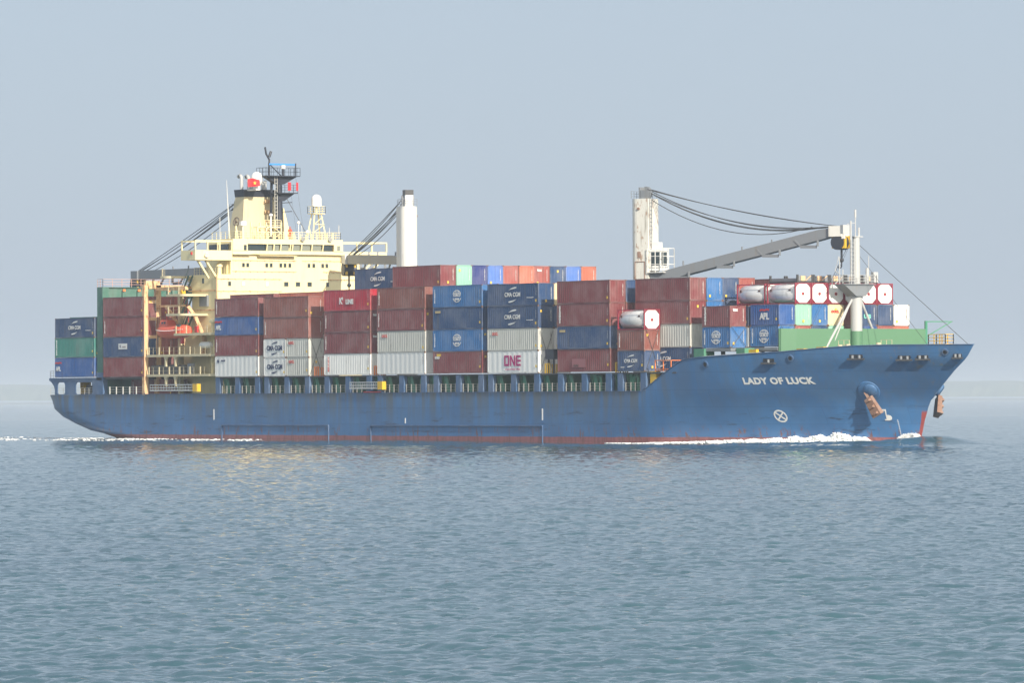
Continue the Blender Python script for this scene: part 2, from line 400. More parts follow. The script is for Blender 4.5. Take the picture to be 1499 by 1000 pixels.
def logo(root, what, H):
    L = root["_L"]; cx = L/2; k = 1.0 if L > 8 else .78
    if what == 'cma':
        put(root, text_mesh("CMA CGM", .80*k, .014, 1.02, 1.0), cx, H*.5)
        put(root, emblem(('cr', k), lambda: crescents(k)), cx, H*.5, "emblem")
        if L > 8: put(root, text_mesh("www.cma-cgm.com", .2, .0), L-1.9, H*.36)
        else: put(root, text_mesh("BLUE SEA", .2, .0), 1.2, H*.2)
    elif what == 'cmaw':
        put(root, text_mesh("CMA CGM", .92, .03, .98, 1.0, mat="letter_navy"), cx, H*.5)
        put(root, emblem('crn', lambda: crescents(.9, "letter_navy")), cx, H*.5, "emblem")
    elif what == 'cosco':
        put(root, emblem('globe', lambda: globe(1.02, .78)), cx, H*.5, "emblem")
        put(root, text_mesh("COSCO", .52, .02, .95, 1.0), cx, H*.54); put(root, text_mesh("SHIPPING", .26, .01), cx, H*.37)
    elif what == 'apl':
        px = cx if L < 8 else 1.1
        put(root, text_mesh("APL", 1.15*(1 if L < 8 else .75), .04, .93, 1.05), px, H*.42)
        e = emblem(('bar', L), lambda: MB().prism([(-1, -.07), (-.5, .03), (0, -.06), (.5, .04), (1, -.02), (1, .2), (.5, .26), (0, .16), (-.5, .25), (-1, .15)], 'z', -.008, .008).mesh("emblem", "letter_red"))
        put(root, e, px, H*.70, "emblem")
    elif what == 'oocl':
        put(root, text_mesh("OOCL", .52, .02, .95, 1.0, mat="letter_red"), (1.9 if L > 8 else 1.4), H*.76)
    elif what == 'one':
        def one():
            mb = MB(); t = .26; h = 1.38
            for (x0, w) in ((-2.0, 1.15),):
                mb.box(x0, x0+w, -h/2, -h/2+t, -.01, .01); mb.box(x0, x0+w, h/2-t, h/2, -.01, .01)
                mb.box(x0, x0+t, -h/2+t, h/2-t, -.01, .01); mb.box(x0+w-t, x0+w, -h/2+t, h/2-t, -.01, .01)
            mb.box(-.62, -.36, -h/2, h/2, -.01, .01); mb.box(.36, .62, -h/2, h/2, -.01, .01)
            mb.prism([(-.36, h/2), (-.36, h/2-.42), (.36, -h/2), (.36, -h/2+.42)], 'z', -.01, .01)
            mb.box(.86, 1.12, -h/2, h/2, -.01, .01)
            for z0 in (-h/2, -.13, h/2-t): mb.box(1.12, 1.95, z0, z0+t, -.01, .01)
            return mb.mesh("lettering", "letter_magenta")
        put(root, emblem('one', one), cx, H*.56)
        put(root, text_mesh("OCEAN NETWORK EXPRESS", .28, .0, 1.0, mat="letter_magenta"), cx, H*.17)
    elif what == 'kline':
        put(root, text_mesh("K'", 1.2, .05, .9, 1.05), cx-1.45, H*.46); put(root, text_mesh("LINE", .86, .05, 1.05, 1.1), cx+.75, H*.42)
    elif what == 'star':
        def st():
            P = []
            for i in range(14): a = 2*math.pi*i/14; r = .38 if i % 2 else .18; P.append((r*math.cos(a), r*math.sin(a)))
            return MB().prism(P, 'z', -.008, .008).mesh("emblem", "letter_navy")
        put(root, emblem('star', st), .95, H*.76, "emblem"); put(root, text_mesh("MAERSK", .34, .01, mat="letter_navy"), 2.4, H*.78)
    elif what == 'sign':
        e = emblem('sign', lambda: MB().box(-1.3, 1.3, -.42, .42, -.008, .006).mesh("sign_plate", "letter_white"))
        put(root, e, cx-.1, H*.53, "sign_plate")
        put(root, text_mesh("K", .5, .02, mat="letter_navy"), cx-.8, H*.53, y=-.06); put(root, text_mesh("LOGISTICS", .24, .0, mat="letter_brown"), cx+.3, H*.5, y=-.06)
    elif what == 'patch':
        e = emblem('patch', lambda: MB().box(-1.6, 1.6, -.55, .55, -.006, .004).mesh("faded_patch", "faded_maroon"))
        put(root, e, 5.0, H*.38, "faded_patch")
        put(root, text_mesh("CAI", .34, .03, xscale=2, mat="letter_brown"), 4.4, H*.27, y=-.06)
    elif what == 'label':
        e = emblem('tan', lambda: MB().box(-.65, .65, -.15, .15, -.008, .008).mesh("label_plate", "sticker_tan")); put(root, e, 1.3, H*.8, "label_plate")
    elif what == 'yellowlabel':
        e = emblem('yel', lambda: MB().box(-.5, .5, -.16, .16, -.008, .008).mesh("label_plate", "letter_yellow")); put(root, e, 1.5, H*.84, "label_plate")
        put(root, text_mesh("GOLD", .42, .03), 1.1, H*.72)
    elif what == 'vmark':
        put(root, text_mesh("CRONOS", .44, .04, vertical=True), .75, H*.52)
    elif what == 'vblue':
        put(root, text_mesh("TRITON", .40, .03, mat="letter_red", vertical=True), 1.2, H*.5)
    elif what == 'evert':
        me = text_mesh("CHINA SHIPPING", .30, .02, 1.0)
        link("lettering", me, root, (.62, -.035, H*.5), (0, -math.pi/2, -math.pi/2) if False else (math.pi/2, -math.pi/2, 0))
    elif what == 'idv':
        put(root, text_mesh("TCNU428", .3, .02, vertical=True), .55, H*.5)
def marks(root, H, dark=False, idtop=True, end=True, tex=False, seed=0):
    L = root["_L"]; mt = "letter_brown" if dark else "letter_white"
    if idtop: put(root, text_mesh("4528163", .17, .0, vertical=True, mat="letter_grey" if not dark else mt), L-.45, H*.62)
    if rnd.random() < .7:
        e = emblem('yst', lambda: MB().box(-.13, .13, -.16, .16, -.008, .008).mesh("label_plate", "letter_yellow")); put(root, e, L-.5, H*rnd.choice((.22, .3)), "label_plate")
    if end:
        put(root, text_mesh("TGHU5208367", .17, .004, vertical=True, mat=mt), 2.0, H*.55, front=True)
        if rnd.random() < .6: put(root, emblem('yst', lambda: None), rnd.choice((.5, 1.2)), H*rnd.choice((.2, .75)), "label_plate", front=True)
        if tex: put(root, text_mesh("tex", .52, .03), .8, H*.8, front=True)
flat("faded_maroon", (.34, .13, .14), .6)

MAR = (.20, .043, .048); BRN = (.24, .072, .055); RED = (.36, .09, .075); SAL = (.55, .16, .10); NAVY = (.018, .062, .17)
COS = (.022, .15, .40); APLB = (.022, .10, .33); GRN = (.045, .25, .21); WHT = (.82, .83, .81); GRY = (.57, .58, .54)
KLR = (.42, .014, .035); MINT = (.30, .62, .46); CRM = (.80, .68, .42); LBL = (.10, .22, .60); DNV = (.03, .05, .22)
def stack(x, row, z0, items, L=12.19):
    z = z0; out = []
    for (col, H, lg, label, kw) in items:
        kw = dict(kw); kind = kw.pop('kind', 'dry'); dark = col in (WHT, GRY, CRM)
        r = container(x, row, z, L, H, col, label, kind)
        for w in (lg.split('+') if lg else ()): logo(r, w, H)
        marks(r, H, dark=dark, **kw); z += H + .022; out.append(r)
    return z
T = dict
stack(-125.4, 0, 8.92, [(APLB, H96, 'apl', "blue container with small white letters, bottom of the three at the very stern", {}),
    (GRN, H96, 'evert', "teal green container at the very stern, between a blue and a navy one", {}),
    (NAVY, H96, 'cma', "navy container with white letters and crescents, on top at the very stern", {})])
stack(-125.4, 1, 14.95, [(GRN, H96, '', "dark green container whose top edge shows behind the navy one at the stern", T(idtop=False))])
stack(-110.5, 0, 8.86, [(MAR, H96, '', "maroon container at the bottom of the stack just behind the rusty yellow frame", {}),
    (NAVY, H96, 'sign', "blue container with a white rectangular sign, behind the rusty yellow frame", {}),
    (MAR, H96, 'idv', "maroon container resting on the blue one with the white sign", {}),
    (MAR, H96, '', "maroon container on top of the stack just behind the rusty yellow frame", {})])
for rw in (1, 2):
    nm = "second" if rw == 1 else "third"
    stack(-110.5, rw, 8.86, [(c, H96, '', f"reddish container seen through the rusty yellow frame, {nm} row inboard, {t}", {}) for c, t in ((MAR, "lowest"), (RED, "above the lowest"), (RED, "below the topmost"), (RED, "topmost"))])
stack(-106.5, 1, 6.12-.2, [(MAR, H86, 'idv', "dark maroon container standing low in shade on the deck behind the railing", {})])
stack(-77.5, 0, 8.72, [(WHT, H96, 'star', "white container with a small blue star, beside the deckhouse", T(kind='reefer')),
    (MAR, H96, 'idv', "maroon container between the white one with a star and a blue one", {}),
    (APLB, H86, 'apl', "blue container with white letters near its rear, third up beside the deckhouse", {}),
    (MAR, H86, 'idv', "brownish maroon container on top of the stack beside the deckhouse", {})])
for rw, c in ((1, MAR), (2, RED), (3, COS), (4, COS)):
    stack(-77.5, rw, 17.45, [(c, H96, '', {1: "maroon container whose top edge shows against the cream deckhouse front", 2: "light red container whose roof edge shows below the cream deckhouse front",
        3: "blue container edge below the deckhouse front, nearer the light red one", 4: "blue container edge below the deckhouse front, farther from the light red one"}[rw], T(idtop=False))])
bx = -63.8
for k, zz in ((0, 8.70), (1, 11.31)):
    w = ("lower", "upper")[k]
    stack(bx, 0, zz, [(WHT, H86, 'cmaw', f"{w} of two short white containers with navy letters and crescents", T(kind='reefer', end=False))], 6.058)
    stack(bx+6.13, 0, zz, [(GRY, H86, 'oocl', f"{w} of two short grey containers with small red letters", T(kind='ribbed'))], 6.058)
stack(-63.8, 0, 13.93, [(BRN, H96, 'idv', "brown container resting on the short white containers", {}), (BRN, H96, '', "brown container on top of the stack above the short white containers", {})])
stack(-63.8, 1, 8.70, [(c, H96, '', f"container in the second row behind the brown ones, {t}", T(idtop=False)) for c, t in ((WHT, "white and lowest"), (GRY, "grey"), (BRN, "brown, third up"), (SAL, "salmon and topmost"))])
stack(-47.4, 0, 8.76, [(WHT, H96, 'vblue', "white container with small coloured vertical letters, under three red ones", {}),
    (MAR, H96, 'idv', "lower of two plain maroon containers under the bright red one", T(tex=True)),
    (MAR, H96, 'idv', "upper of two plain maroon containers under the bright red one", T(tex=True)),
    (KLR, H96, 'kline', "bright crimson red container with large white serif letters", T(end=False))])
stack(-47.4, 2, 20.45, [(NAVY, H96, 'cma', "navy container with white crescents, highest tier right before the cream deckhouse", {})])
stack(-33.4, 0, 8.80, [(WHT, H96, '', "plain pale grey container at the bottom under the one with small red letters", T(kind='reefer')),
    (GRY, H96, 'oocl', "light grey container with small red letters, under two reddish ones", {}),
    (MAR, H96, 'idv', "purple maroon container resting on the light grey one with red letters", {}),
    (BRN, H96, 'idv', "brown red container just forward of the bright crimson one, on top", {})])
tops = [(MAR, "long purple maroon container of the highest tier with its side showing", 0), (MINT, "mint green container end in the highest tier", 0), (DNV, "dark navy container end beside the mint one in the highest tier", 0),
    (LBL, "pale blue container end between navy and red ones in the highest tier", 0), (RED, "dull red container end next to the pale blue one, highest tier", 0), (SAL, "salmon container end in the middle of the highest tier", 0),
    (RED, "red container end with small white letters, highest tier", 1), (NAVY, "navy blue container end just right of the lettered red one, highest tier", 0), (LBL, "bright blue container end second from the port edge, highest tier", 0), (SAL, "light red container end at the far edge of the highest tier", 0)]
for i, (c, lb, tx) in enumerate(tops):
    stack(-33.4, i+1, 20.48, [(c, H96, '', lb, T(idtop=(i == 0), tex=bool(tx)))])
stack(-19.1, 0, 8.82, [(MAR, H96, 'yellowlabel', "purple maroon container with a small yellow label, under a bright blue one", {}),
    (COS, H96, 'cosco+idv', "lower of two bright blue containers with a round white globe emblem", {}),
    (NAVY, H96, 'label', "plain dark blue container between two bright blue ones with globe emblems", {}),
    (COS, H96, 'cosco+idv', "upper of two long bright blue containers with a globe emblem, on top", {})])
for rw in (1, 2, 3):
    stack(-19.1, rw, 17.68, [(COS if rw < 3 else LBL, H96, '', {1: "bright blue container in the second row behind the long one with the globe emblem", 2: "bright blue container in the third row, its roof edge showing", 3: "pale blue container in the fourth row, its roof edge showing"}[rw], T(idtop=False))])
stack(-5.6, 0, 8.76, [(WHT, H96, 'one', "white container with big magenta letters at the bottom of its stack", T(kind='reefer')),
    (GRY, H96, 'oocl', "light grey container resting on the white one with magenta letters", {}),
    (NAVY, H96, 'cma', "lower of two long navy containers with crescents above the light grey one", {}),
    (NAVY, H96, 'cma', "upper of two long navy containers with crescents above the light grey one", {})])
stack(-5.6, 1, 8.76, [(c, H96, '', f"container in the second row behind the navy ones, {t}", T(idtop=False)) for c, t in ((WHT, "white and lowest"), (WHT, "white, second up"), (NAVY, "navy, third up"), (CRM, "cream and topmost"))])
stack(11.1, 0, 8.84, [(MAR, H96, 'patch', "maroon container with a faded lighter patch on its side", {}),
    (NAVY, H96, 'label', "dark blue container with a tan label, between maroon ones", {}),
    (MAR, H96, 'vmark', "maroon container with white vertical letters, resting on the dark blue one", {}),
    (MAR, H96, '', "maroon container on top of the stack beside the forward crane column", {})])
stack(11.1, 1, 8.84, [(c, H96, '', f"second row container beside the forward crane column, {t}", T(idtop=False)) for c, t in ((MAR, "maroon, lowest"), (NAVY, "navy, second up"), (MAR, "maroon, third up"), (NAVY, "navy, topmost"))])
stack(25.0, 0, 8.82, [(NAVY, H86, 'cma', "short navy container with crescents under a short brown red one", {}), (BRN, H86, 'idv', "short brown red container carrying the lone silver tank", {})], 6.058)
stack(25.4, 1, 8.88, [(NAVY, H96, 'cma', "long dull navy container partly hidden by the short navy one and the bow bulwark", T(end=False)),
    (GRY, H96, '', "ribbed grey container right of the short salmon ended one", T(kind='ribbed', end=False)),
    (MAR, H96, '', "long maroon container beside the lone silver tank", {}),
    (MAR, H96, '', "long maroon container below the forward crane jib, topmost", {})])
rc = {2: (COS, "bright blue"), 3: (NAVY, "navy"), 4: (RED, "red"), 5: (MAR, "maroon"), 6: (NAVY, "navy")}
for rw, (c, nm) in rc.items():
    its = [(COS, H96, '', f"{('blue', 'blue', 'blue')[0]} container hidden below the {nm} end, row {rw+1} from starboard, tier {t}", T(idtop=False)) for t in ()]
    top4 = rw in (2, 3, 4)
    z = 8.88 + 2*2.911
    stack(25.4, rw, z, [(shade(c, .95), H96, '', f"{nm} container end, third tier beneath the jib, {['','','beside the maroon one','second inboard of the maroon one','third inboard of the maroon one','fourth inboard of the maroon one','fifth inboard of the maroon one'][rw]}", T(idtop=False))] +
        ([(c, H96, '', f"{nm} container end in the top tier below the forward jib", T(idtop=False))] if top4 else []))
stack(25.4, 7, 8.88+2*2.911, [(MAR, H96, '', "maroon container hidden behind the tanks beneath a dark one", T(idtop=False)), (MAR, H96, '', "dark purple container with its shaded side showing over the silver tanks", T(idtop=False))])
stack(25.4, 8, 8.88+2*2.911, [(RED, H96, '', "dull red container beneath another beyond the silver tanks", T(idtop=False)), (RED, H96, '', "dull red container end just left of the folded flat racks", T(idtop=False))])
stack(40.25, 1, 11.63, [(COS, H86, 'cosco+idv', "short bright blue container with a globe emblem, above the green locker", {}), (MAR, H86, 'vmark', "short maroon container with vertical letters and white script on its end", T(tex=True))], 6.058)
stack(40.6, 2, 11.63, [(WHT, H86, '', "short white container seen edge on behind the short bright blue one", T(end=False)), (NAVY, H86, '', "short dark blue container edge left of the lettered blue one", T(end=False))], 6.058)
stack(47.1, 2, 11.72, [(COS, H86, 'cosco+idv', "short bright blue container with a globe emblem, right behind the green breakwater", T(end=True)), (APLB, H86, 'apl', "short blue container with a red bar over big white letters", {})], 6.058)
front = {3: ((RED, "dark red", 1), (MINT, "mint green with rust stains")), 4: ((NAVY, "navy", 0), (COS, "bright blue")), 5: ((MINT, "mint", 0), (CRM, "rust stained cream")),
    6: ((MAR, "maroon", 0), (BRN, "brown, mostly behind the foremast")), 7: ((APLB, "blue", 0), (NAVY, "dull navy with a pale green mark")), 8: ((RED, "dark red", 0), (NAVY, "dull navy")), 9: ((SAL, "bright red", 0), (WHT, "white"))}
for rw, (lo, up) in front.items():
    z = stack(47.1, rw, 11.72, [(lo[0], H86, '', f"short {lo[1]} container end peeping over the green breakwater, below the {up[1].split(',')[0].split(' with')[0]} one", T(idtop=False, tex=bool(lo[2]))),
        (up[0], H86, '', f"short {up[1]} container end in the tier {'at the far port edge' if rw == 9 else 'under a tank'}" if rw in (8, 9) else {3: "short mint green container end streaked with rust, under the tank with its side showing", 4: "short bright blue container end under the tanks, between a mint and a cream one", 5: "short rust stained cream container end with small red letters, left of the foremast",
            6: "short brown container end mostly behind the foremast", 7: "short dull navy container end with a pale green mark, just right of the foremast"}[rw], T(idtop=False, tex=False))], 6.058)
for o in [o for o in bpy.data.objects if o.get("label", "").startswith("short dull navy container end with a pale green mark")]:
    put(o, text_mesh("UES", .62, .05, mat="letter_green"), .95, 1.1, front=True)
for o in [o for o in bpy.data.objects if o.get("label", "").startswith("short rust stained cream")]:
    put(o, text_mesh("OOCL", .42, .03, mat="letter_red"), 1.1, 1.7, front=True)
for rw in range(3, 9):       # aft half bay below the racks and the aft tank
    ctext = {3: "nearest", 4: "second", 5: "third", 6: "fourth", 7: "fifth", 8: "farthest"}[rw]
    stack(40.6, rw, 11.72 + H86 + .015, [((BRN, NAVY, COS)[rw % 3], H86, '', f"container wedged behind the front row under the tanks, {ctext} from starboard", T(idtop=False, end=False))], 6.058)

# tank containers
TG = "white tank containers in red frames"
def tank_meshes():
    L, H = 6.058, H86; f = MB()
    for x in (0, L-.15):
        for y in (0, W-.15): f.box(x, x+.15, y, y+.15, 0, H)
        f.box(x+.01, x+.14, .15, W-.15, .005, .14); f.box(x+.01, x+.14, .15, W-.15, H-.13, H-.005)
        for (ya, yb, za, zb) in ((.12, .45, .45, .12), (W-.45, W-.12, .12, .45), (.12, .45, H-.45, H-.12), (W-.45, W-.12, H-.12, H-.45)):
            f.beam((x+.075, ya, za), (x+.075, yb, zb), .10, .10, (1, 0, 0))
    for y in (.01, W-.13): f.box(.15, L-.15, y, y+.12, .01, .14); f.box(.15, L-.15, y+.01, y+.09, H-.10, H-.02)
    frame = f.mesh("frame", "tank_frame_red")
    t = MB(); pts = [(.16, W/2, H/2), (.20, W/2, H/2), (.42, W/2, H/2), (L-.42, W/2, H/2)]; t.tube(pts, [.6, 1.0, 1.13, 1.13], 32, True)
    shell = t.mesh("tank_shell", "tank_silver", True)
    e = MB(); R0 = 1.13; a = 1.17                                     # octagonal insulated end cladding
    def octo(y, c, k=.62): return [(W/2+sx, H/2+sz) for sx, sz in ((-a, -a+k), (-a+k, -a), (a-k, -a), (a, -a+k), (a, a-k), (a-k, a), (-a+k, a), (-a, a-k))]
    e.prism(octo(0, 0), 'x', L-.40, L-.03)
    end = e.mesh("end_cladding", "tank_white")
    v = MB(); v.tube([(L-.06, W/2, H/2-.05), (L, W/2, H/2-.05)], .2, 16); v.mi = 1; v.tube([(L-.07, W/2, H/2-.05), (L+.02, W/2, H/2-.05)], .11, 12)
    valve = v.mesh("valve_cover", ["letter_red", "dark_steel"])
    w = MB(); w.box(1.6, L-1.2, W/2-.3, W/2+.3, H-.115, H-.045); w.tube([(L/2, W/2, H-.2), (L/2, W/2, H-.02)], .28, 12)
    walk = w.mesh("walkway", "aluminium")
    d = MB(); d.tube([(.75, .115, H*.66), (.75, .09, H*.66)], .2, 14); d.box(4.5, 4.95, .10, .13, H*.62, H*.70); d.box(4.55, 4.9, .10, .13, H*.48, H*.55)
    mark = d.mesh("marking", "letter_brown")
    return frame, shell, end, valve, walk, mark
TM = tank_meshes()
def tank(x, row, z, label):
    root = bpy.data.objects.new("tank_container", None); COL.objects.link(root); root.location = (x, -16.22+2.5*row, z)
    tag(root, label, "tank container", TG)
    for nm, me in zip(("frame", "tank_shell", "end_cladding", "valve_cover", "walkway", "marking"), TM): link(nm, me, root)
tank(25.0, 0, 14.04, "lone silver tank in a red frame on a short brown red container")
tank(40.6, 3, 16.98, "aftmost of the silver tanks below the jib, seen from its side")
for rw, lb in ((3, "silver tank in a red frame with its side and white end both showing"), (4, "white tank end, second from the one whose side shows"), (5, "dirtier white tank end just left of the foremast"),
               (6, "white tank end hidden behind the foremast"), (7, "white tank end just right of the foremast"), (8, "white tank end at the far port side of the row")):
    tank(47.1, rw, 16.98, lb)
# folded flat racks
fr = MB(); fr.box(0, 6.06, 0, W, 0, .35)
for y in (0, W-.2): fr.box(0, .25, y, y+.2, .35, 1.1); fr.box(5.8, 6.06, y, y+.2, .35, 1.15)
fr2 = MB(); fr2.box(5.75, 6.0, .25, W-.25, .36, .98); fr2.box(.3, 5.7, .2, W-.2, .36, .7)
fr3 = MB(); fr3.box(5.9, 6.09, .55, 1.2, .38, 1.0); fr3.beam((6.04, 1.3, .4), (6.04, 2.1, 1.05), .08)
fm1, fm2, fm3 = fr.mesh("platform", "dark_steel"), fr2.mesh("folded_end", "crane_grey"), fr3.mesh("end_plate", "rusty_cream_paint")
for rw in range(4, 9):
    root = bpy.data.objects.new("flat_rack", None); COL.objects.link(root); root.location = (40.6, -16.22+2.5*(rw+1 if rw > 3 else rw), 19.6)
    tag(root, f"folded dark flat rack with a cream end plate behind the tank row, {['nearest','second','third','fourth','farthest'][rw-4]} from starboard", "flat rack", "folded flat racks on top of the containers")
    link("platform", fm1, root); link("folded_end", fm2, root); link("end_plate", fm3, root)
for rw in range(4, 10):
    stack(40.6, rw, 16.98, [(MAR, H86, '', f"container hidden behind the tank row, {['nearest','second','third','fourth','fifth','farthest'][rw-4]} from starboard", T(idtop=False, end=False))], 6.058)

# ------------------------------------------------------------------ the ship
ship = bpy.data.objects.new("container_ship", None); COL.objects.link(ship); ship.empty_display_size = 5
tag(ship, "long blue hulled cargo ship with a cream deckhouse aft, steaming to the right", "ship")
HB = 16.1
def interp(z, T): 
    T = sorted(T)
    if z <= T[0][0]: return T[0][1]
    for (a, fa), (b, fb) in zip(T[:-1], T[1:]):
        if z <= b: return fa + (fb-fa)*(z-a)/(b-a)
    return T[-1][1]
STEM = [(-3, 66.5), (0, 66.9), (.97, 67.4), (2.5, 67.9), (4.7, 69.2), (5.8, 70.6), (7.0, 72.2), (8.7, 74.4), (9.9, 76.2), (10.2, 76.6), (11.9, 78.1)]
TAN = [(-3, -100), (0, -107.5), (.6, -111), (1.05, -115), (2.05, -119.6), (3.1, -123.6), (4.2, -126.2), (6.3, -127.5)]
def topz(x):
    return interp(x, [(30.0, 6.30), (31.2, 6.62), (33.4, 7.65), (36.4, 9.0), (38.6, 9.95), (39.6, 10.22), (42, 10.45), (49, 10.76), (55.3, 11.04), (60.4, 11.41), (64.3, 11.66), (68, 11.74), (78.2, 11.72)])
_XS = {}
def stem_x(z):
    k = round(z, 2)
    if k not in _XS:
        tgt = interp(z, STEM); lo, hi = tgt-12, tgt
        for _ in range(24):
            md = (lo+hi)/2; mx = max(x + 1.48*bow_y_(x, z, md) for x in [md-10*(i/40)**2 for i in range(41)])
            if mx > tgt: hi = md
            else: lo = md
        _XS[k] = lo
    return _XS[k]
def bow_y(x, z): return bow_y_(x, z, stem_x(z))
def bow_y_(x, z, xs):
    x0 = interp(z, [(-3, 18), (0, 20), (6, 30), (11.9, 40)]); nn = interp(z, [(-3, 1.75), (0, 1.8), (6, 2.0), (9, 1.85), (11.9, 1.7)])
    if x <= x0: return HB
    t = min(1, (x-x0)/(xs-x0)); return HB*max(0, (1-t**nn))**(interp(z, [(0, 1.0), (8, 1.0), (11.9, 1.0)]))
def stern_curve(z):
    xt = interp(z, TAN); k = interp(z, [(-3, 1), (0, .96), (2, .8), (4, .35), (6.3, .10)]); Lc = interp(z, [(0, 30), (3, 18), (6.3, 10)]); nn = 2.4
    mn = min((-Lc*t + 1.73*HB*k*t**nn) for t in [i/60 for i in range(61)]); xf = xt - mn
    return xf, Lc, k, nn
def stern_y(x, z):
    xf, Lc, k, nn = stern_curve(z)
    if x >= xf: return HB
    t = min(1, (xf-x)/Lc); return HB*(1-k*t**nn)
levels = [-2.5, -1, 0, .3, .6, 1.05, 1.6, 2.05, 2.6, 3.1, 3.7, 4.2, 5.0, 5.7, 6.30]
mb = MB(); NS = 60
def level_line(z, xfrom, xto):
    P = []
    for i in range(NS+1):
        u = i/NS; u = .5-.5*math.cos(math.pi*u); P.append(xfrom + (xto-xfrom)*u)
    return P
grid = []
for z_ in levels:
    xf, Lc, k, nn = stern_curve(z_); xa = xf - Lc; xs = stem_x(z_); row = []
    for sgn in (-1,):
        pts = [(xa + (xf-xa)*(i/24), None) for i in range(24)] + [(xf + (20-xf)*(i/24), 0) for i in range(24)] + [(20 + (xs-20)*(1-(1-i/48)**1.6), 1) for i in range(49)]
        for (x, w) in pts: row.append((x, -(stern_y(x, z_) if w is None else bow_y(x, z_)), z_))
    grid.append(row)
# upper forecastle part: from the deck level to the rising bulwark top
nup = 12; ncol = len(grid[0])
last = grid[-1]
for j in range(1, nup+1):
    row = []
    for i, (x, y, z_) in enumerate(last):
        f = j/nup
        if x <= 20.01 + 8: row.append(None if True else 0); continue
        u = (i-48)/48.; 
        # keep the same parameter along the level curve at the new height
        zt = topz(x); zz = 6.30 + (11.72-6.30)*f
        xs = stem_x(zz); xx = 20 + (xs-20)*(1-(1-u)**1.6)
        row.append((xx, -bow_y(xx, zz), zz))
    grid.append(row)
idx = {}
for sgn in (1, -1):
    for j, row in enumerate(grid):
        for i, p in enumerate(row):
            if p is None: continue
            idx[(sgn, j, i)] = len(mb.v); mb.v.append((p[0], sgn*p[1], p[2]))
def clip_add(sgn, j, i):
    ks = [(sgn, j, i), (sgn, j, i+1), (sgn, j+1, i+1), (sgn, j+1, i)]
    if not all(k in idx for k in ks): return
    V = [mb.v[idx[k]] for k in ks]
    if all(v[2] <= topz(v[0])+1e-4 for v in V): face = [idx[k] for k in ks]
    else:                                           # cut the quad along the sheer line
        out = []
        for a in range(4):
            p, q_ = V[a], V[(a+1) % 4]; fp, fq = topz(p[0])-p[2], topz(q_[0])-q_[2]
            if fp >= -1e-4: out.append(p)
            if (fp > 1e-4) != (fq > 1e-4) and abs(fp-fq) > 1e-6:
                t = fp/(fp-fq)
                if 0 < t < 1: out.append(tuple(p[c_]+(q_[c_]-p[c_])*t for c_ in range(3)))
        if len(out) < 3: return
        o = len(mb.v); mb.v += out; face = list(range(o, o+len(out)))
    mb.f.append(tuple(face if sgn > 0 else face[::-1])); mb.m.append(0)
for sgn in (1, -1):
    for j in range(len(grid)-1):
        for i in range(ncol-1): clip_add(sgn, j, i)
for j in range(len(levels)-1):                     # transom
    mb.f.append((idx[(1, j, 0)], idx[(1, j+1, 0)], idx[(-1, j+1, 0)], idx[(-1, j, 0)])); mb.m.append(0)
import bmesh
hull_me = mb.mesh("hull", "hull_paint", True)
bm = bmesh.new(); bm.from_mesh(hull_me); bmesh.ops.remove_doubles(bm, verts=bm.verts, dist=.004); bmesh.ops.recalc_face_normals(bm, faces=bm.faces); bm.to_mesh(hull_me); bm.free()
hull = link("hull", hull_me, ship)
so = hull.modifiers.new("plate", 'SOLIDIFY'); so.thickness = .12; so.offset = -1
es = hull.modifiers.new("edges", 'EDGE_SPLIT'); es.split_angle = R(30)
def hull_pt(x, z, out=0.): 
    y = bow_y(x, z) if x > 0 else stern_y(x, z); e = .05
    f = lambda a, c: (bow_y(a, c) if a > 0 else stern_y(a, c))
    dx = (f(x+e, z)-f(x-e, z))/(2*e); dz = (f(x, z+e)-f(x, z-e))/(2*e)
    nrm = Vector((-dx, -1, -dz)); nrm = Vector((-dx, -1., -dz*1.)); nrm = Vector((-dx*1., -1., 0)) if False else Vector((-dx, -1, -dz))
    nrm.normalize(); nrm = Vector((-dx, -1, -dz)); nrm.x = -dx; nrm.y = -1; nrm.z = -dz
    nrm = Vector((-dx, -1, -dz)).normalized()
    return Vector((x, -y, z)) + nrm*out, nrm
def wrap(me, x0, z0, lean=0., out=.03):
    """lay a flat mesh (x right, y up) on the starboard hull plating"""
    me = me.copy()
    for v in me.vertices:
        p, nn = hull_pt(x0+v.co.x+lean*v.co.y, z0+v.co.y, out + v.co.z); v.co = p
    return me
# decks
d = MB()
P = [(-127.2, 0)] + [(x, 0) for x in ()]
poly = [(x, -(stern_y(x, 6.2)-.15)) for x in np.linspace(-127.4, -100, 14)] + [(x, -(bow_y(x, 6.2)-.15)) for x in np.linspace(-80, 66, 40)]
poly = poly + [(x, -y) for x, y in poly[::-1]]
d.prism(poly, 'z', 6.0, 6.2); part("main_deck", d, "dark_green", ship)
d = MB(); poly = [(x, -(bow_y(x, 9.4)-.2)) for x in np.linspace(40, 74.5, 30)]; poly += [(x, -y) for x, y in poly[::-1]]
d.prism(poly, 'z', 9.2, 9.4); part("forecastle_deck", d, "dark_green", ship)
d = MB()                                           # cap rail along the bulwark
for sgn in (-1, 1):
    xs = [30.6+(stem_x(11.6)-.05-30.6)*i/60 for i in range(61)]; pts = []
    for x in xs:
        zt = topz(x); pts.append((x, sgn*bow_y(x, zt-.02), zt+.03))
    for a, b_ in zip(pts[:-1], pts[1:]): d.beam(a, b_, .22, .07)
part("bulwark_rail", d, "deck_blue", ship)
d = MB()
for sgn in (-1, 1): d.box(-118, 30.1, sgn*16.1-.13, sgn*16.1+.13, 6.302, 6.36)
part("gunwale", d, "deck_blue", ship)
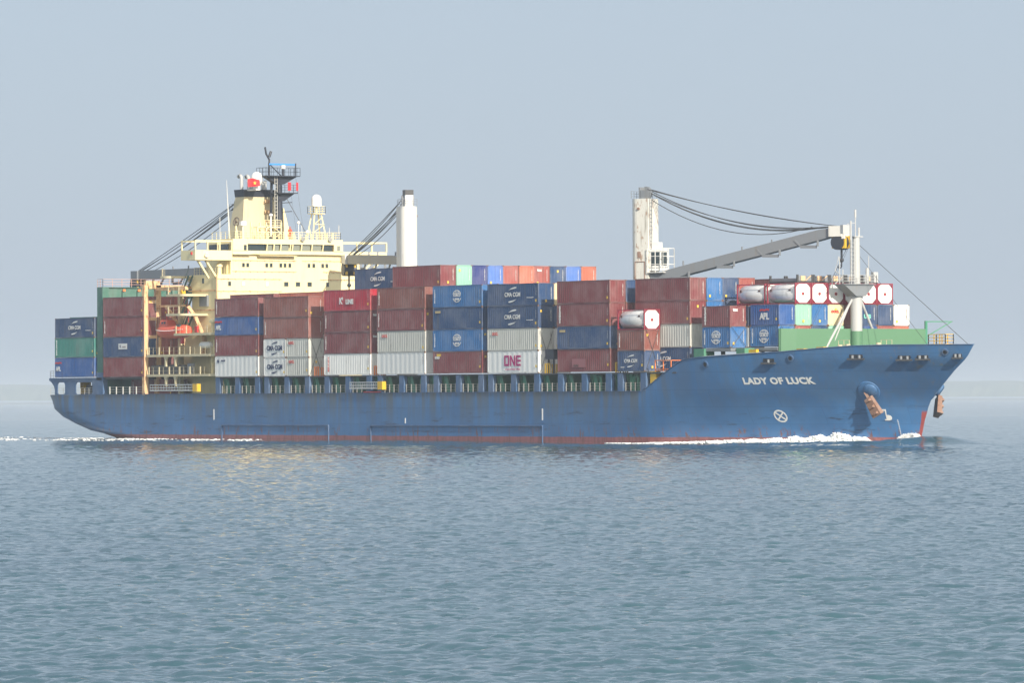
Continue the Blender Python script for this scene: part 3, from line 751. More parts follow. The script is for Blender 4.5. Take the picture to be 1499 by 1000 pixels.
for x0, x1 in ((-75.8, -46.3), (-35.3, 7.5)):      # rubbing strips
    for sgn in (-1, 1):
        d = MB(); d.box(x0, x1, min(sgn*16.05, sgn*16.3), max(sgn*16.05, sgn*16.3), 1.82, 1.98)
        for x in (x0, x1-.15): d.box(x, x+.14, min(sgn*16.05, sgn*16.22), max(sgn*16.05, sgn*16.22), -.3, 1.82)
        part("rubbing_strip", d, "deck_blue", ship)
# name, marks
def hull_letters(txt, x0, z0, size, **kw):
    me = text_mesh(txt, size, kw.pop('bold', .03), kw.pop('spacing', 1.), kw.pop('xscale', 1.), 0., 'LEFT')
    nm = wrap(me, x0, z0, kw.get('lean', 0)); return link("ship_name" if len(txt) > 4 else "draught_mark", nm, ship)
me = text_mesh("LADY OF LUCK", 1.22, .055, 1.08, 1.0, 0., 'LEFT').copy(); mw = max(v.co.x for v in me.vertices); mh = max(v.co.y for v in me.vertices)-min(v.co.y for v in me.vertices)
for v in me.vertices: v.co.x *= 9.5/mw; v.co.y *= .86/mh
nm = link("ship_name", wrap(me, 48.5, 7.45), ship); nm["label"] = "white ship name lettering on the bow"
d = MB()
for i in range(24):
    a0, a1 = 2*math.pi*i/24, 2*math.pi*(i+1)/24
    d.beam((.74*math.cos(a0), .68*math.sin(a0), 0), (.74*math.cos(a1), .68*math.sin(a1), 0), .17, .02)
for a in (45, 135): d.beam((-.7*math.cos(R(a)), -.64*math.sin(R(a)), .004), (.7*math.cos(R(a)), .64*math.sin(R(a)), .004), .16, .02)
me = wrap(d.mesh("thruster_mark", "letter_white"), 51.5, 3.15); link("thruster_mark", me, ship)
d = MB(); d.prism([(-.75, 1.2), (-.75, 1.02), (-.05, 1.02), (-.15, .0), (-.35, .0), (-.35, -.16), (.15, -.16), (.4, -.05), (.5, .2), (.4, .42), (.2, .5), (.0, .5), (.12, 1.2)], 'z', -.01, .01)
link("bulb_mark", wrap(d.mesh("bulb_mark", "letter_white"), 64.05, 2.75), ship)
d = MB()
for i in range(11): zc = 2.35 - i*.21; d.box(-.05, .05, zc-2.35-.05, zc-2.35+.05, -.01, .01)
link("draught_mark", wrap(d.mesh("draught_mark", "letter_white"), 65.05, 2.6), ship)
for x in (-78.1, 7.35):
    d = MB().box(x-.12, x+.12, -16.14, -16.09, 2.65, 4.15); part("draught_mark", d, "letter_white", ship)
d = MB(); d.box(-26.5, -26.3, -16.14, -16.09, 2.2, 2.9); part("draught_mark", d, "letter_white", ship)
# mooring openings with rollers in the bow plating
def fairlead(x, z, w, rollers=2):
    p, nn = hull_pt(x, z); tx = Vector((-nn.y, nn.x, 0)); tx.normalize()
    if tx.x < 0: tx = -tx
    d = MB(); a, b_ = p - tx*w/2, p + tx*w/2
    d.beam(a+nn*.16-Vector((0, 0, .28)), b_+nn*.16-Vector((0, 0, .28)), .42, .2); d.mi = 1
    d.beam(a*.9+b_*.1+nn*.03+Vector((0, 0, .12)), a*.1+b_*.9+nn*.03+Vector((0, 0, .12)), .12, .55); d.mi = 2
    for k in range(rollers):
        c_ = a.lerp(b_, (k+.7)/(rollers+.4)) + nn*.12; d.tube([c_-Vector((0, 0, .2)), c_+Vector((0, 0, .18))], .17, 8)
    part("fairlead", d, ["dark_steel", "hole_black", "crane_grey"], ship)
for x, z_, w, k in ((53.2, 9.97, 2.0, 1), (64.5, 10.4, 2.2, 2), (69.9, 10.25, 2.0, 2), (71.9, 10.3, 1.8, 2), (75.6, 10.45, 1.3, 2)): fairlead(x, z_, w, k)
d = MB()
for x, zc in ((43.4, 9.6), (56.3, 10.28), (74.5, 10.87)):
    p, nn = hull_pt(x, zc); d.tube([p-nn*.05, p+nn*.14], .42, 16); d.mi = 1; d.tube([p+nn*.05, p+nn*.16], .26, 14); d.mi = 0
part("mooring_pipe", d, ["deck_blue", "hole_black"], ship)
# anchors
def anchor(side):
    zc = 6.2; xc = 63.5; p, nn = hull_pt(xc, zc); 
    bell = MB(); bell.tube([p-nn*.4, p+nn*.10, p+nn*.16], [1.5, 1.38, 1.22], 30)
    up = Vector((.30, .1, .25)); bell.tube([p+up, p+up+nn*.45, p+up+nn*.62], [.92, .8, .55], 26)
    sh = MB(); q0 = p+nn*.5-Vector((.3, 0, .1)); ax = Vector((.42, .42, -1)).normalized(); sd = nn.cross(ax).normalized(); nq = sd.cross(ax).normalized()
    if nq.dot(nn) < 0: nq = -nq
    sh.beam(q0-ax*.3, q0+ax*1.2, .34, .34)
    c0 = q0+ax*1.75+nq*.1
    sh.quadbox([c0-ax*1.25-sd*.55-nq*.3, c0-ax*1.25+sd*.55-nq*.3, c0-ax*1.25+sd*.55+nq*.22, c0-ax*1.25-sd*.55+nq*.22, c0+ax*1.25-sd*.7-nq*.35, c0+ax*1.25+sd*.7-nq*.35, c0+ax*1.25+sd*.7+nq*.35, c0+ax*1.25-sd*.7+nq*.35])
    for k in (-1, 0, 1):
        b0 = c0+ax*.9*k+nq*.2; sh.quadbox([b0-ax*.22-sd*.5, b0+ax*.22-sd*.5, b0+ax*.22+sd*.5, b0-ax*.22+sd*.5, b0-ax*.1-sd*.3+nq*.4, b0+ax*.1-sd*.3+nq*.4, b0+ax*.1+sd*.35+nq*.4, b0-ax*.1+sd*.35+nq*.4])
    if side > 0:
        for M_ in (bell, sh): M_.v = [(v[0], -v[1], v[2]) for v in M_.v]; M_.f = [f[::-1] for f in M_.f]
    pt = part("anchor_bolster", bell, "hull_paint", ship, True); part("anchor", sh, "anchor_rust", pt)
anchor(-1); anchor(1)

# stern mooring deck: bulwark plates with big rounded openings under the aft container platform
def plate_holes(x0, x1, z0, z1, holes, y, th=.12):
    """wall in the x-z plane with rounded rectangular holes, built of columns"""
    mb = MB(); r = .55; xs = {x0, x1}
    for (a, b_, c_, d_) in holes:
        for t in range(7):
            xs.add(a + r*(1-math.cos(t/6*math.pi/2))); xs.add(b_ - r*(1-math.cos(t/6*math.pi/2)))
    xs = sorted(xs)
    for a, b_ in zip(xs[:-1], xs[1:]):
        if b_-a < 1e-4: continue
        xm = (a+b_)/2; seg = [(z0, z1)]
        for (ha, hb, hc, hd) in holes:
            if ha < xm < hb:
                e = min(xm-ha, hb-xm); cut = r - math.sqrt(max(0, r*r-(r-e)**2)) if e < r else 0
                seg = [(z0, hc+cut*.6), (hd-cut, z1)]
        for s0, s1 in seg:
            if s1-s0 > .01: mb.box(a, b_, y-th/2, y+th/2, s0, s1)
    return mb
for sgn in (-1, 1):
    mbp = plate_holes(-125.9, -111.1, 6.31, 8.42, [(-125.1, -122.7, 6.4, 8.15), (-119.4, -114.2, 6.4, 8.15)], sgn*15.95)
    part("stern_bulwark", mbp, "deck_blue", ship)
d = MB(); d.box(-127.6, -111.3, -16.05, 16.05, 8.42, 8.80)
for sgn in (-1, 1):
    d.prism([(-127.6, 8.42), (-127.0, 8.2), (-126.2, 7.6), (-125.9, 7.0), (-125.9, 8.42)], 'y', sgn*15.9-.1, sgn*15.9+.1)
part("aft_platform", d, "deck_blue", ship)
d = MB()
for y in np.linspace(-13, 13, 8): d.box(-126.5, -126.2, y-.15, y+.15, 6.2, 8.42)
part("platform_pillars", d, "deck_blue", ship)
d = MB(); d.rail([(-127.4, -15.9, 8.8), (-125.6, -15.9, 8.8)], 1.1, .9); d.rail([(-127.4, -15.9, 8.8), (-127.4, 15.9, 8.8)], 1.1, 2); d.rail([(-127.4, -15.9, 6.3), (-111.5, -15.9, 6.3)], 1.0, 1.3)
part("railing", d, "pale_rail", ship)
d = MB(); d.box(-120.6, -120.45, -14.6, -13.4, 6.2, 8.4); d.box(-119.6, -119.45, -14.6, -13.4, 6.2, 8.4)
for zz in (7.3, 8.3): d.box(-120.45, -119.6, -14.6, -14.45, zz, zz+.12)
d.box(-120.45, -119.6, -14.5, -13.5, 6.3, 6.5); part("mooring_frame", d, "yellow_paint", ship)
d = MB(); d.tube([(-117.5, -14.8, 7.05), (-117.5, -12.6, 7.05)], .6, 16); d.tube([(-117.5, -14.9, 7.05), (-117.5, -14.8, 7.05)], .8, 16); d.tube([(-117.5, -12.6, 7.05), (-117.5, -12.5, 7.05)], .8, 16)
d.box(-118.4, -116.6, -15, -14.6, 6.2, 6.7); d.box(-115.6, -114.6, -14.8, -12, 6.2, 7.4); part("mooring_winch", d, "dark_steel", ship)

# green gantry wall aft
d = MB()
for sgn in (-1, 1):
    d.box(-112.7, -111.05, sgn*15.45-.55, sgn*15.45+.55, 9.55, 22.0)
d.box(-112.5, -111.3, -14.9, 14.9, 20.5, 22.0); d.box(-112.75, -111.0, -16.0, 16.0, 22.0, 22.1)
for y in (-12.5, -10.0, -5, 0, 5, 10): d.box(-111.3, -110.95, y-.2, y+.2, 8.8, 21.4)
part("lashing_gantry", d, "gantry_green", ship)
for sgn in (-1, 1): part("gantry_foot", MB().box(-112.9, -110.95, sgn*15.45-.6, sgn*15.45+.6, 6.3, 9.55), "deck_blue", ship)
d = MB()
for y in (-12.5, -10.0, -5, 0, 5, 10): d.box(-110.95, -110.75, y-.2, y+.2, 21.45, 21.8)
part("cell_guide_head", d, "orange_paint", ship)
d = MB(); d.rail([(-111.1, -15.9, 22.1), (-111.1, 15.9, 22.1)], 1.15, 1.6, .035); d.rail([(-112.7, -15.9, 22.1), (-111.1, -15.9, 22.1)], 1.15, .8, .035); part("railing", d, "pink_rail", ship)

# blue stanchions, brackets, railing and coaming under the outer stacks
BAY = [(-110.5, -98.3), (-77.5, -65.3), (-63.8, -51.6), (-47.4, -35.2), (-33.4, -21.2), (-19.1, -6.9), (-5.6, 6.6), (11.1, 23.3)]
pil = []
for x0, x1 in BAY[1:]: pil += [x0, (x0+x1)/2-.55, x1-1.1]
pil += [25.0-.1, 31.0-.9]
for x in pil:
    d = MB(); d.box(x-.05, x+1.15, -16.12, -15.6, 6.3, 8.62); part("hatch_pillar", d, "deck_blue", ship)
    d = MB(); d.prism([(-15.6, 8.6), (-13.0, 8.6), (-13.0, 6.2), (-14.9, 6.2)], 'x', x+1.02, x+1.12)
    d.prism([(x+1.17, 8.6), (x+2.0, 8.6), (x+2.9, 6.2), (x+2.2, 6.2)], 'y', -15.3, -15.2)
    part("pillar_bracket", d, "ship_green", ship)
d = MB(); d.box(-77.6, 37.8, -16.0, 16.0, 8.5, 8.70)
part("hatch_cover", d, "dark_steel", ship)
d = MB(); d.box(-77.6, 37.8, -13.2, -12.9, 6.2, 7.9); d.box(-77.6, 37.8, 12.9, 13.2, 6.2, 7.9); part("hatch_coaming", d, "dark_green", ship)
d = MB(); d.box(-77.6, 37.8, -12.9, 12.9, 7.9, 8.5); part("hatch_beam", d, "crane_grey", ship)
for i, (a, b_) in enumerate(zip(pil[:-1], pil[1:])):
    if b_-a < 3: continue
    d = MB(); s0, s1 = a+1.5, b_-.3; k = 4
    for j in range(k):
        x = s0 + (s1-s0)*(j+.15*rnd.random())/(k-1+.15); d.box(x-.07, x+.07, -16.0, -15.93, 6.3, 7.45)
    for zz in (6.65, 7.0, 7.35): d.box(s0, s1, -15.93, -15.90, zz, zz+.04)
    part("railing", d, "grimy_rail", ship)
d = MB()
for j, x in enumerate(np.linspace(-109, -99, 6)): d.box(x-.1, x+.1, -16.02, -15.92, 6.3, 7.45)
for zz in (6.65, 7.0, 7.35): d.box(-109.4, -98.6, -15.93, -15.9, zz, zz+.04)
part("railing", d, "pale_rail", ship)
part('hatch_coaming', MB().box(-110.4, -98.4, -13.2, -12.9, 6.2, 8.55), 'dark_green', ship); part('bulkhead', MB().box(-110.9, -110.6, -15.3, 15.3, 6.2, 8.5), 'dark_green', ship); part('bulkhead', MB().box(-98.2, -97.9, -12.9, 12.9, 6.2, 8.5), 'dark_green', ship)
d = MB(); d.box(-110.4, -98.4, -16.0, 16.0, 8.55, 8.84); part("hatch_cover", d, "dark_steel", ship)
for x in (-23.0, -18.0+.8, 19.5, 28.0):                              # gooseneck air pipes
    d = MB(); pts = [(x, -15.0, 6.2), (x, -15.0, 7.9)]; 
    for t in range(1, 7): a = t/6*math.pi; pts.append((x-.45+.45*math.cos(a), -15.0, 7.9+.45*math.sin(a)))
    pts.append((x-.9, -15, 7.5)); d.tube(pts, .24, 10); part("air_pipe", d, "ship_green", ship, True)
for x in (-50.6, -34.8, 7.6, 24.0):                                # lashing bins at the ends of the stacks
    d = MB(); 
    for dx in (0, .5, 1.0): d.box(x+dx, x+dx+.14, -15.9, -15.75, 8.7, 9.9); d.box(x+dx, x+dx+.14, -14.8, -14.65, 8.7, 9.9)
    d.box(x, x+1.14, -15.9, -15.75, 9.9, 10.0); part("lashing_stand", d, "orange_paint" if x < 0 else "yellow_paint", ship)
d = MB(); d.box(7.9, 9.9, -16.0, -15.2, 10.5, 11.8); d.box(8.2, 8.35, -15.8, -15.6, 8.7, 10.5); d.box(9.4, 9.55, -15.8, -15.6, 8.7, 10.5); part("deck_locker", d, "black_paint", ship)
d = MB()
for (xa, xb, ya) in ((-51.55, -51.55, 0), (6.72, 6.72, 0), (31.12, 31.12, 0)):
    d.tube([(xa, -16.0, 8.8), (xa, -14.0, 14.2)], .03, 5); d.tube([(xa, -14.0, 8.8), (xa, -16.0, 14.2)], .03, 5)
for xa, y0 in ((46.5, -13.6), (53.4, -11.0)): d.tube([(xa, y0, 11.7), (xa, y0+2.2, 14.2)], .03, 5); d.tube([(xa, y0+2.2, 11.7), (xa, y0, 14.2)], .03, 5)
part("lashing_rods", d, "rope_steel", ship)
# gangways lying on the rail
def gangway(x0, x1, z, mirror=1):
    root = MB()
    for zz in (z, z+.42, z+.84): root.box(x0, x1, -16.5, -16.36, zz, zz+.13)
    k = 16
    for i in range(k+1): x = x0+(x1-x0)*i/k; root.box(x-.04, x+.04, -16.47, -16.4, z, z+.97)
    root.box(x0, x1, -16.4, -16.2, z+.1, z+.2)
    g = part("gangway", root, "aluminium", ship)
    e = MB(); e.box(x1-.2, x1+1.0, -16.55, -15.9, z-.1, z+1.0); part("platform", e, "yellow_paint", g)
gangway(-96.0, -83.2, 6.75); gangway(-40.2, -32.6, 6.85)
d = MB(); d.box(-36.8, -32.6, -16.35, -16.15, 6.36, 6.5); part("gangway_cradle", d, "red_paint", ship)
# outer ledge before the bow rise
d = MB(); d.box(31.9, 33.2, -15.9, -15.2, 6.3, 8.8); part("deck_ladder", d, "yellow_paint", ship)
d = MB()
for z0_ in (9.0, 10.1): d.box(33.0, 36.6, -15.95, -15.85, z0_, z0_+.1); d.box(36.5, 36.6, -15.9, -14, z0_, z0_+.1)
for x in (33.0, 34.8, 36.5): d.box(x, x+.1, -15.95, -15.85, 8.8, 10.1)
d.box(33.0, 36.6, -15.9, -14.5, 8.8, 8.9); part("lashing_platform", d, "orange_paint", ship)
# supports under the forward short containers
for x, y, s_ in ((38.8, -14.0, 2.2), (46.6, -13.0, 1.8)):
    d = MB(); d.box(x, x+s_, y, y+1.6, 9.4, 11.55); part("green_locker", d, "ship_green", ship)
d = MB(); d.box(40.1, 53.3, -11.5, 11.5, 11.2, 11.58); d.box(40.1, 46.4, -13.7, -11.5, 11.2, 11.58)
for x in (40.4, 46.3, 52.9):
    for y in (-11, -5, 0, 5, 11): d.box(x, x+.4, y, y+.4, 9.4, 11.2)
part("forward_hatch_cover", d, "crane_grey", ship)
d = MB(); d.box(47.5, 50, -12.4, -12.0, 9.6, 11.4); part("yellow_frame", d, "yellow_paint", ship)

# ---- breakwater, foremast, bow rail
d = MB()
for (xa, ya, xb, yb) in ((53.6, -11.3, 54.0, -9.3), (54.0, -9.3, 54.9, 0), (54.9, 0, 55.6, 9.4)):
    d.quadbox([(xa, ya, 9.35), (xa+.15, ya, 9.35), (xb+.15, yb, 9.35), (xb, yb, 9.35), (xa, ya, 13.9), (xa+.15, ya, 13.9), (xb+.15, yb, 13.9), (xb, yb, 13.9)])
d.box(53.35, 53.6, -11.42, -11.27, 9.35, 13.9)
for y in np.linspace(-9, 9, 9): d.box(53.4, 54.1, y-.03, y+.03, 9.4, 12.0)
part("breakwater", d, "breakwater_green", ship)
d = MB()
d.box(55.5, 55.75, 9.3, 9.6, 9.4, 14.9); d.beam((55.6, 9.45, 14.8), (57.3, 12.3, 14.8), .14); d.beam((55.6, 9.45, 12.9), (57.3, 12.2, 14.8), .14); part("breakwater_davit", d, "ship_green", ship)
fm_ = link("foremast", None, ship) if False else None
FX, FY = 55.2, -.9
d = MB(); d.tube([(FX, FY, 9.35), (FX, FY, 18.3)], .72, 20); d.tube([(FX, FY, 18.3), (FX, FY, 25.2)], [.50, .45], 16)
mast = part("foremast", d, "mast_grey", ship, True)
d = MB(); d.tube([(FX, FY, 9.36), (FX, FY, 13.6)], .74, 20); part("green_base", d, "breakwater_green", mast, True)
d = MB()
for k in (-1, 1): d.tube([(FX, FY+.6*k, 17.6), (FX-.8, FY+4.4*k, 11.0)], .16, 10)
d.tube([(FX, FY-1.0, 17.0), (FX-.8, FY-3.5, 11.0)], .10, 8)
part("stay_leg", d, "mast_grey", mast, True)
d = MB(); d.prism([(FY-2.6, 19.3), (FY-2.0, 18.9), (FY-.7, 17.9), (FY+.7, 17.9), (FY+2.0, 19.3)], 'x', FX-1.0, FX+1.0)
d.box(FX-1.2, FX+1.2, FY-2.8, FY+2.2, 19.3, 19.4); part("platform", d, "crane_grey", mast)
d = MB(); d.rail([(FX+1.2, FY-2.8, 19.4), (FX+1.2, FY+2.2, 19.4), (FX-1.2, FY+2.2, 19.4)], 1.1, .8); d.rail([(FX+1.2, FY-2.8, 19.4), (FX-1.2, FY-2.8, 19.4)], 1.1, .8)
for k, h in ((-1.6, 22.6), (-1.1, 21.2)): d.tube([(FX+.5, FY+k-1.3, 19.4), (FX+.5, FY+k-1.3, h)], .06, 6)
d.tube([(FX+.4, FY-3.5, 19.4), (FX+.4, FY-2.4, 20.3), (FX+.4, FY-3.5, 21.0), (FX+.4, FY-2.9, 22.8)], .07, 6)
part("railing", d, "mast_grey", mast)
d = MB(); d.tube([(FX+.2, FY-.95, 19.4), (FX+.2, FY-.95, 27.2)], .11, 8); d.ladder((FX+.6, FY-.75, 19.4), (FX+.6, FY-.75, 25), (0, -.35, 0)); d.tube([(FX, FY-.1, 25.2), (FX, FY-.1, 27.9)], .07, 6)
d.tube([(FX, FY-.1, 27.6), (FX, FY-.1, 28.6)], .13, 8); d.tube([(FX+.1, FY+.35, 25.2), (FX+.1, FY+.35, 26.4)], .12, 8); d.box(FX-.5, FX+.5, FY-.6, FY+.7, 25.2, 25.32)
d.tube([(FX+.4, FY+1.6, 19.4), (FX+.4, FY+1.6, 22.9)], .05, 6); d.tube([(FX+.4, FY+1.4, 19.4), (FX+.4, FY+1.4, 21.4)], .22, 8); d.box(FX, FX+.6, FY+2.2, FY+2.9, 19.6, 20.9)
d.beam((FX, FY-.1, 27), (FX, FY-1.4, 26.8), .06); d.box(FX-.3, FX+.3, FY-2.2, FY-1.2, 25.6, 26.7)
part("mast_fittings", d, "mast_grey", mast)
d = MB(); d.tube([(FX, FY+.4, 24.3), (76.6, 0, 11.8)], .035, 5); d.tube([(FX, FY+.4, 23), (66.0, 2.5, 11.2)], .025, 5); d.tube([(FX-.1, FY-1, 24), (53.4, -8.0, 11.4)], .02, 5); d.tube([(FX, FY-1, 24.5), (47, 1, 19.7)], .03, 5)
part("stay_wires", d, "rope_steel", mast)
d = MB(); d.rail([(69.8, -.8, 11.85), (73.2, -.8, 11.85), (73.2, .4, 11.85), (69.8, .4, 11.85), (69.8, -.8, 11.85)], 1.15, 1.1, .055, 3); d.box(69.8, 73.2, -.8, .4, 11.78, 11.85); d.box(70, 70.15, -.3, -.1, 9.4, 11.78); d.box(72.9, 73.05, -.3, -.1, 9.4, 11.78); part("bow_railing", d, "yellow_paint", ship)
d = MB()
for x, y in ((55.6, -10.3), (58.2, -9.2)): d.box(x, x+1.5, y, y+.6, 9.4, topz(x)+.35)
part("yellow_locker", d, "yellow_paint", ship)
d = MB()
for x, y in ((61.5, -8.0), (62.6, -7.6), (66, -5.5)): d.tube([(x, y, 9.4), (x, y, topz(x)+.35)], .3, 10)
for x in (60.3, 65.5): d.rail([(x, -7.5+(x-60)*.5, 10.6), (x+1.8, -7.2+(x-60)*.5, 10.6)], 1.8, .9, .03)
part("bollard", d, "dull_cream_paint", ship)
d = MB(); d.rail([(x, -bow_y(x, 10.3)+.3, topz(x)-.9) for x in (40.5, 43, 46, 49, 52)], 1.0, 1.5); part("railing", d, "pale_rail", ship)

# ------------------------------------------------------------------ cranes
def crane(cx, cy, zbase, ztop, head, tipx, tipz, rootz, cabin=True, back=True, headm='crane_white', body='crane_white'):
    rot = (0, 0, head)
    d = MB(); r = 1.22; P = [(1.45, -r), (1.45, r), (-.3, r)]
    for i in range(1, 12): a = math.pi/2 + math.pi*i/12; P.append((-.3+r*math.cos(a), r*math.sin(a)))
    P.append((-.3, -r))
    o = len(d.v); k = len(P)
    for (x, y) in P: d.v.append((x, y, zbase))
    for (x, y) in P: d.v.append((x, y, ztop - (0 if x < 0 else 0)))
    d.f.append(tuple(range(k))[::-1]); d.f.append(tuple(range(k, 2*k))); d.m += [0, 0]
    for i in range(k): j = (i+1) % k; d.f.append((i, j, k+j, k+i)); d.m.append(0)
    col_ = part("deck_crane", d, body, ship, False, (cx, cy, 0), rot)
    d = MB()
    for y in (-.75, -.45): d.tube([(.9, y, ztop+.55), (.9, y+.18, ztop+.55)], .62, 20)
    for y in (.2, .5): d.tube([(.2, y, ztop+1.0), (.2, y+.18, ztop+1.0)], .62, 20)
    d.box(-.2, .0, -.9, .9, ztop, ztop+1.5); d.box(.1, 1.3, -.95, -.85, ztop, ztop+1.1); d.rail([(-1.3, -1.0, ztop), (-1.3, 1.0, ztop), (1.3, 1.1, ztop)], 1.0, .7)
    part("sheaves", d, "crane_grey", col_, True)
    if back:
        d = MB(); d.box(-.9, .35, -.55, .55, ztop, ztop+1.6); part("motor_house", d, "clean_white", col_)
        d = MB(); d.box(-.95, .4, -.6, .6, ztop+1.6, ztop+2.3); part("lamp_box", d, "dark_steel", col_)
    d = MB(); d.ladder((1.55, -.9, zbase), (1.55, -.9, ztop), (0, .45, 0)); part("ladder", d, "crane_grey", col_)
    # door outline on the side
    d = MB(); s0 = -r-.03
    for a, b_ in (((-.6, s0, ztop-13), (-.6, s0, ztop-8.2)), ((.9, s0, ztop-13), (.9, s0, ztop-8.2)), ((-.6, s0, ztop-8.2), (.9, s0, ztop-8.2)), ((-.6, s0, ztop-13), (.9, s0, ztop-13))): d.beam(a, b_, .09)
    d.box(-.2, .3, s0-.04, s0, ztop-7.7, ztop-6.9); d.tube([(0, s0-.15, ztop-1.3), (0, s0+.03, ztop-1.3)], .18, 8)
    part("door_frame", d, "anchor_rust", col_)
    if cabin:
        z0 = ztop-9.6; d = MB(); d.box(1.5, 3.2, -1.0, .7, z0+.2, z0+3.0); d.box(1.6, 2.6, -.6, .4, z0+3.0, z0+3.9)
        cab = part("cab", d, "clean_white", col_)
        d = MB(); d.box(3.2, 3.24, -.8, .5, z0+.9, z0+2.6); d.box(1.8, 3.0, -1.04, -1.0, z0+.9, z0+2.6); part("window", d, "glass", cab)
        d = MB(); d.rail([(1.5, -1.5, z0), (3.9, -1.5, z0), (3.9, 1.2, z0), (1.5, 1.2, z0)], 3.1, 1.3, .05, 3); d.box(1.5, 3.9, -1.5, 1.2, z0-.08, z0); part("cage", d, "clean_white", cab)
    # jib: two tapering box girders
    d = MB(); x0 = 1.6; L = tipx
    H0, H1 = 1.15, 1.5
    def sec(x, zc, h, yw): return [(x, -yw, zc-h/2), (x, yw, zc-h/2), (x, yw, zc+h/2), (x, -yw, zc+h/2)]
    st = [(x0, rootz, .9, .95), (x0+3, rootz+(tipz-rootz)*.1, 1.25, .85), (L*.9, tipz-(tipz-rootz)*.08, 1.35, .7), (L, tipz+.05, .95, .7)]
    o = len(d.v)
    for (x, zc, h, yw) in st: d.v += sec(x, zc, h, yw)
    for i in range(3):
        for k in range(4): k2 = (k+1) % 4; d.f.append((o+4*i+k, o+4*i+k2, o+4*i+4+k2, o+4*i+4+k)); d.m.append(0)
    d.f.append((o, o+3, o+2, o+1)); d.f.append((o+12, o+13, o+14, o+15)); d.m += [0, 0]
    for f in (.25, .48, .71, .9):
        x = L*f; zc = rootz+(tipz-rootz)*f-.6; d.beam((x, -.9, zc), (x, -.9, zc-.75), .35, .12); d.beam((x-.15, -.9, zc-.8), (x-2.6, -.9, zc-.75), .14, .4); d.beam((x-2.6, -.7, zc-.75), (x-3.6, -.7, zc+.1), .2)
    for f in (.2, .5, .65): x = L*f; d.box(x, x+.12, -.1, .1, rootz+(tipz-rootz)*f+.5, rootz+(tipz-rootz)*f+1.1)
    jib = part("jib", d, "crane_grey", col_)
    d = MB(); d.box(L-1.3, L+.6, -1.05, .95, tipz-.7, tipz+.65); d.box(L+.6, L+1.0, -1.0, -.5, tipz-1.0, tipz+.4); part("jib_head", d, headm, jib)
    hb = MB(); hz = tipz-1.7
    hb.tube([(L-.1, -.95, hz+.25), (L-.1, .95, hz+.25)], .95, 18); hb.mi = 1
    for y in (-.75, .45): hb.box(L-1.0, L+1.0, y, y+.32, hz-.5, hz+1.1)
    part("hook_block", hb, ["black_paint", "yellow_paint"], col_, True)
    hk = MB(); hk.tube([(L, 0, hz-.6), (L, 0, hz-1.9)], .14, 8); hk.sphere((L, 0, hz-2.0), .3, 10, 6)
    pts = [(L, 0, hz-2.1), (L, 0, hz-2.7)] + [(L-.28+.28*math.cos(a), 0, hz-2.75-.28*math.sin(a)) for a in (0, .8, 1.6, 2.4, 3.1)]; hk.tube(pts, .09, 8)
    part("hook", hk, "black_paint", col_, True)
    w = MB()
    for (ya, xe, sag, zz) in ((-.7, L-.2, .5, ztop+1.2), (-.6, L-1.5, 1.7, ztop+.9), (-.1, L-2.0, 2.2, ztop+.8), (.3, L-2.6, 2.0, ztop+.7), (.6, L-1.0, 1.9, ztop+.9), (-.4, L*.86, 2.5, ztop+.1), (.3, L-.2, .6, ztop+1.2)):
        sag = sag*(.25 if tipz-rootz < 3 else 1)
        pts = []
        for i in range(17):
            t = i/16; pts.append((1.0+(xe-1.0)*t, ya*(1-t)+ya*.6*t, zz+(tipz+.6-zz)*t - sag*4*t*(1-t)))
        w.tube(pts, .055, 5)
    part("hoist_cables", w, "rope_steel", col_)
    return col_
crane(9.0, -1.3, 6.2, 31.4, math.atan2(11.6, 27.5), 30.0, 26.6, 21.0, True, False, 'crane_white', 'rusty_white')
crane(-49.3, -1.5, 6.2, 32.2, math.atan2(8.4, -29.8), 30.9, 25.6, 24.8, False, True)
crane(-95.6, -1.5, 6.2, 33.0, math.atan2(-.5, -30), 30.0, 24.2, 24.3, False, False, 'crane_grey')

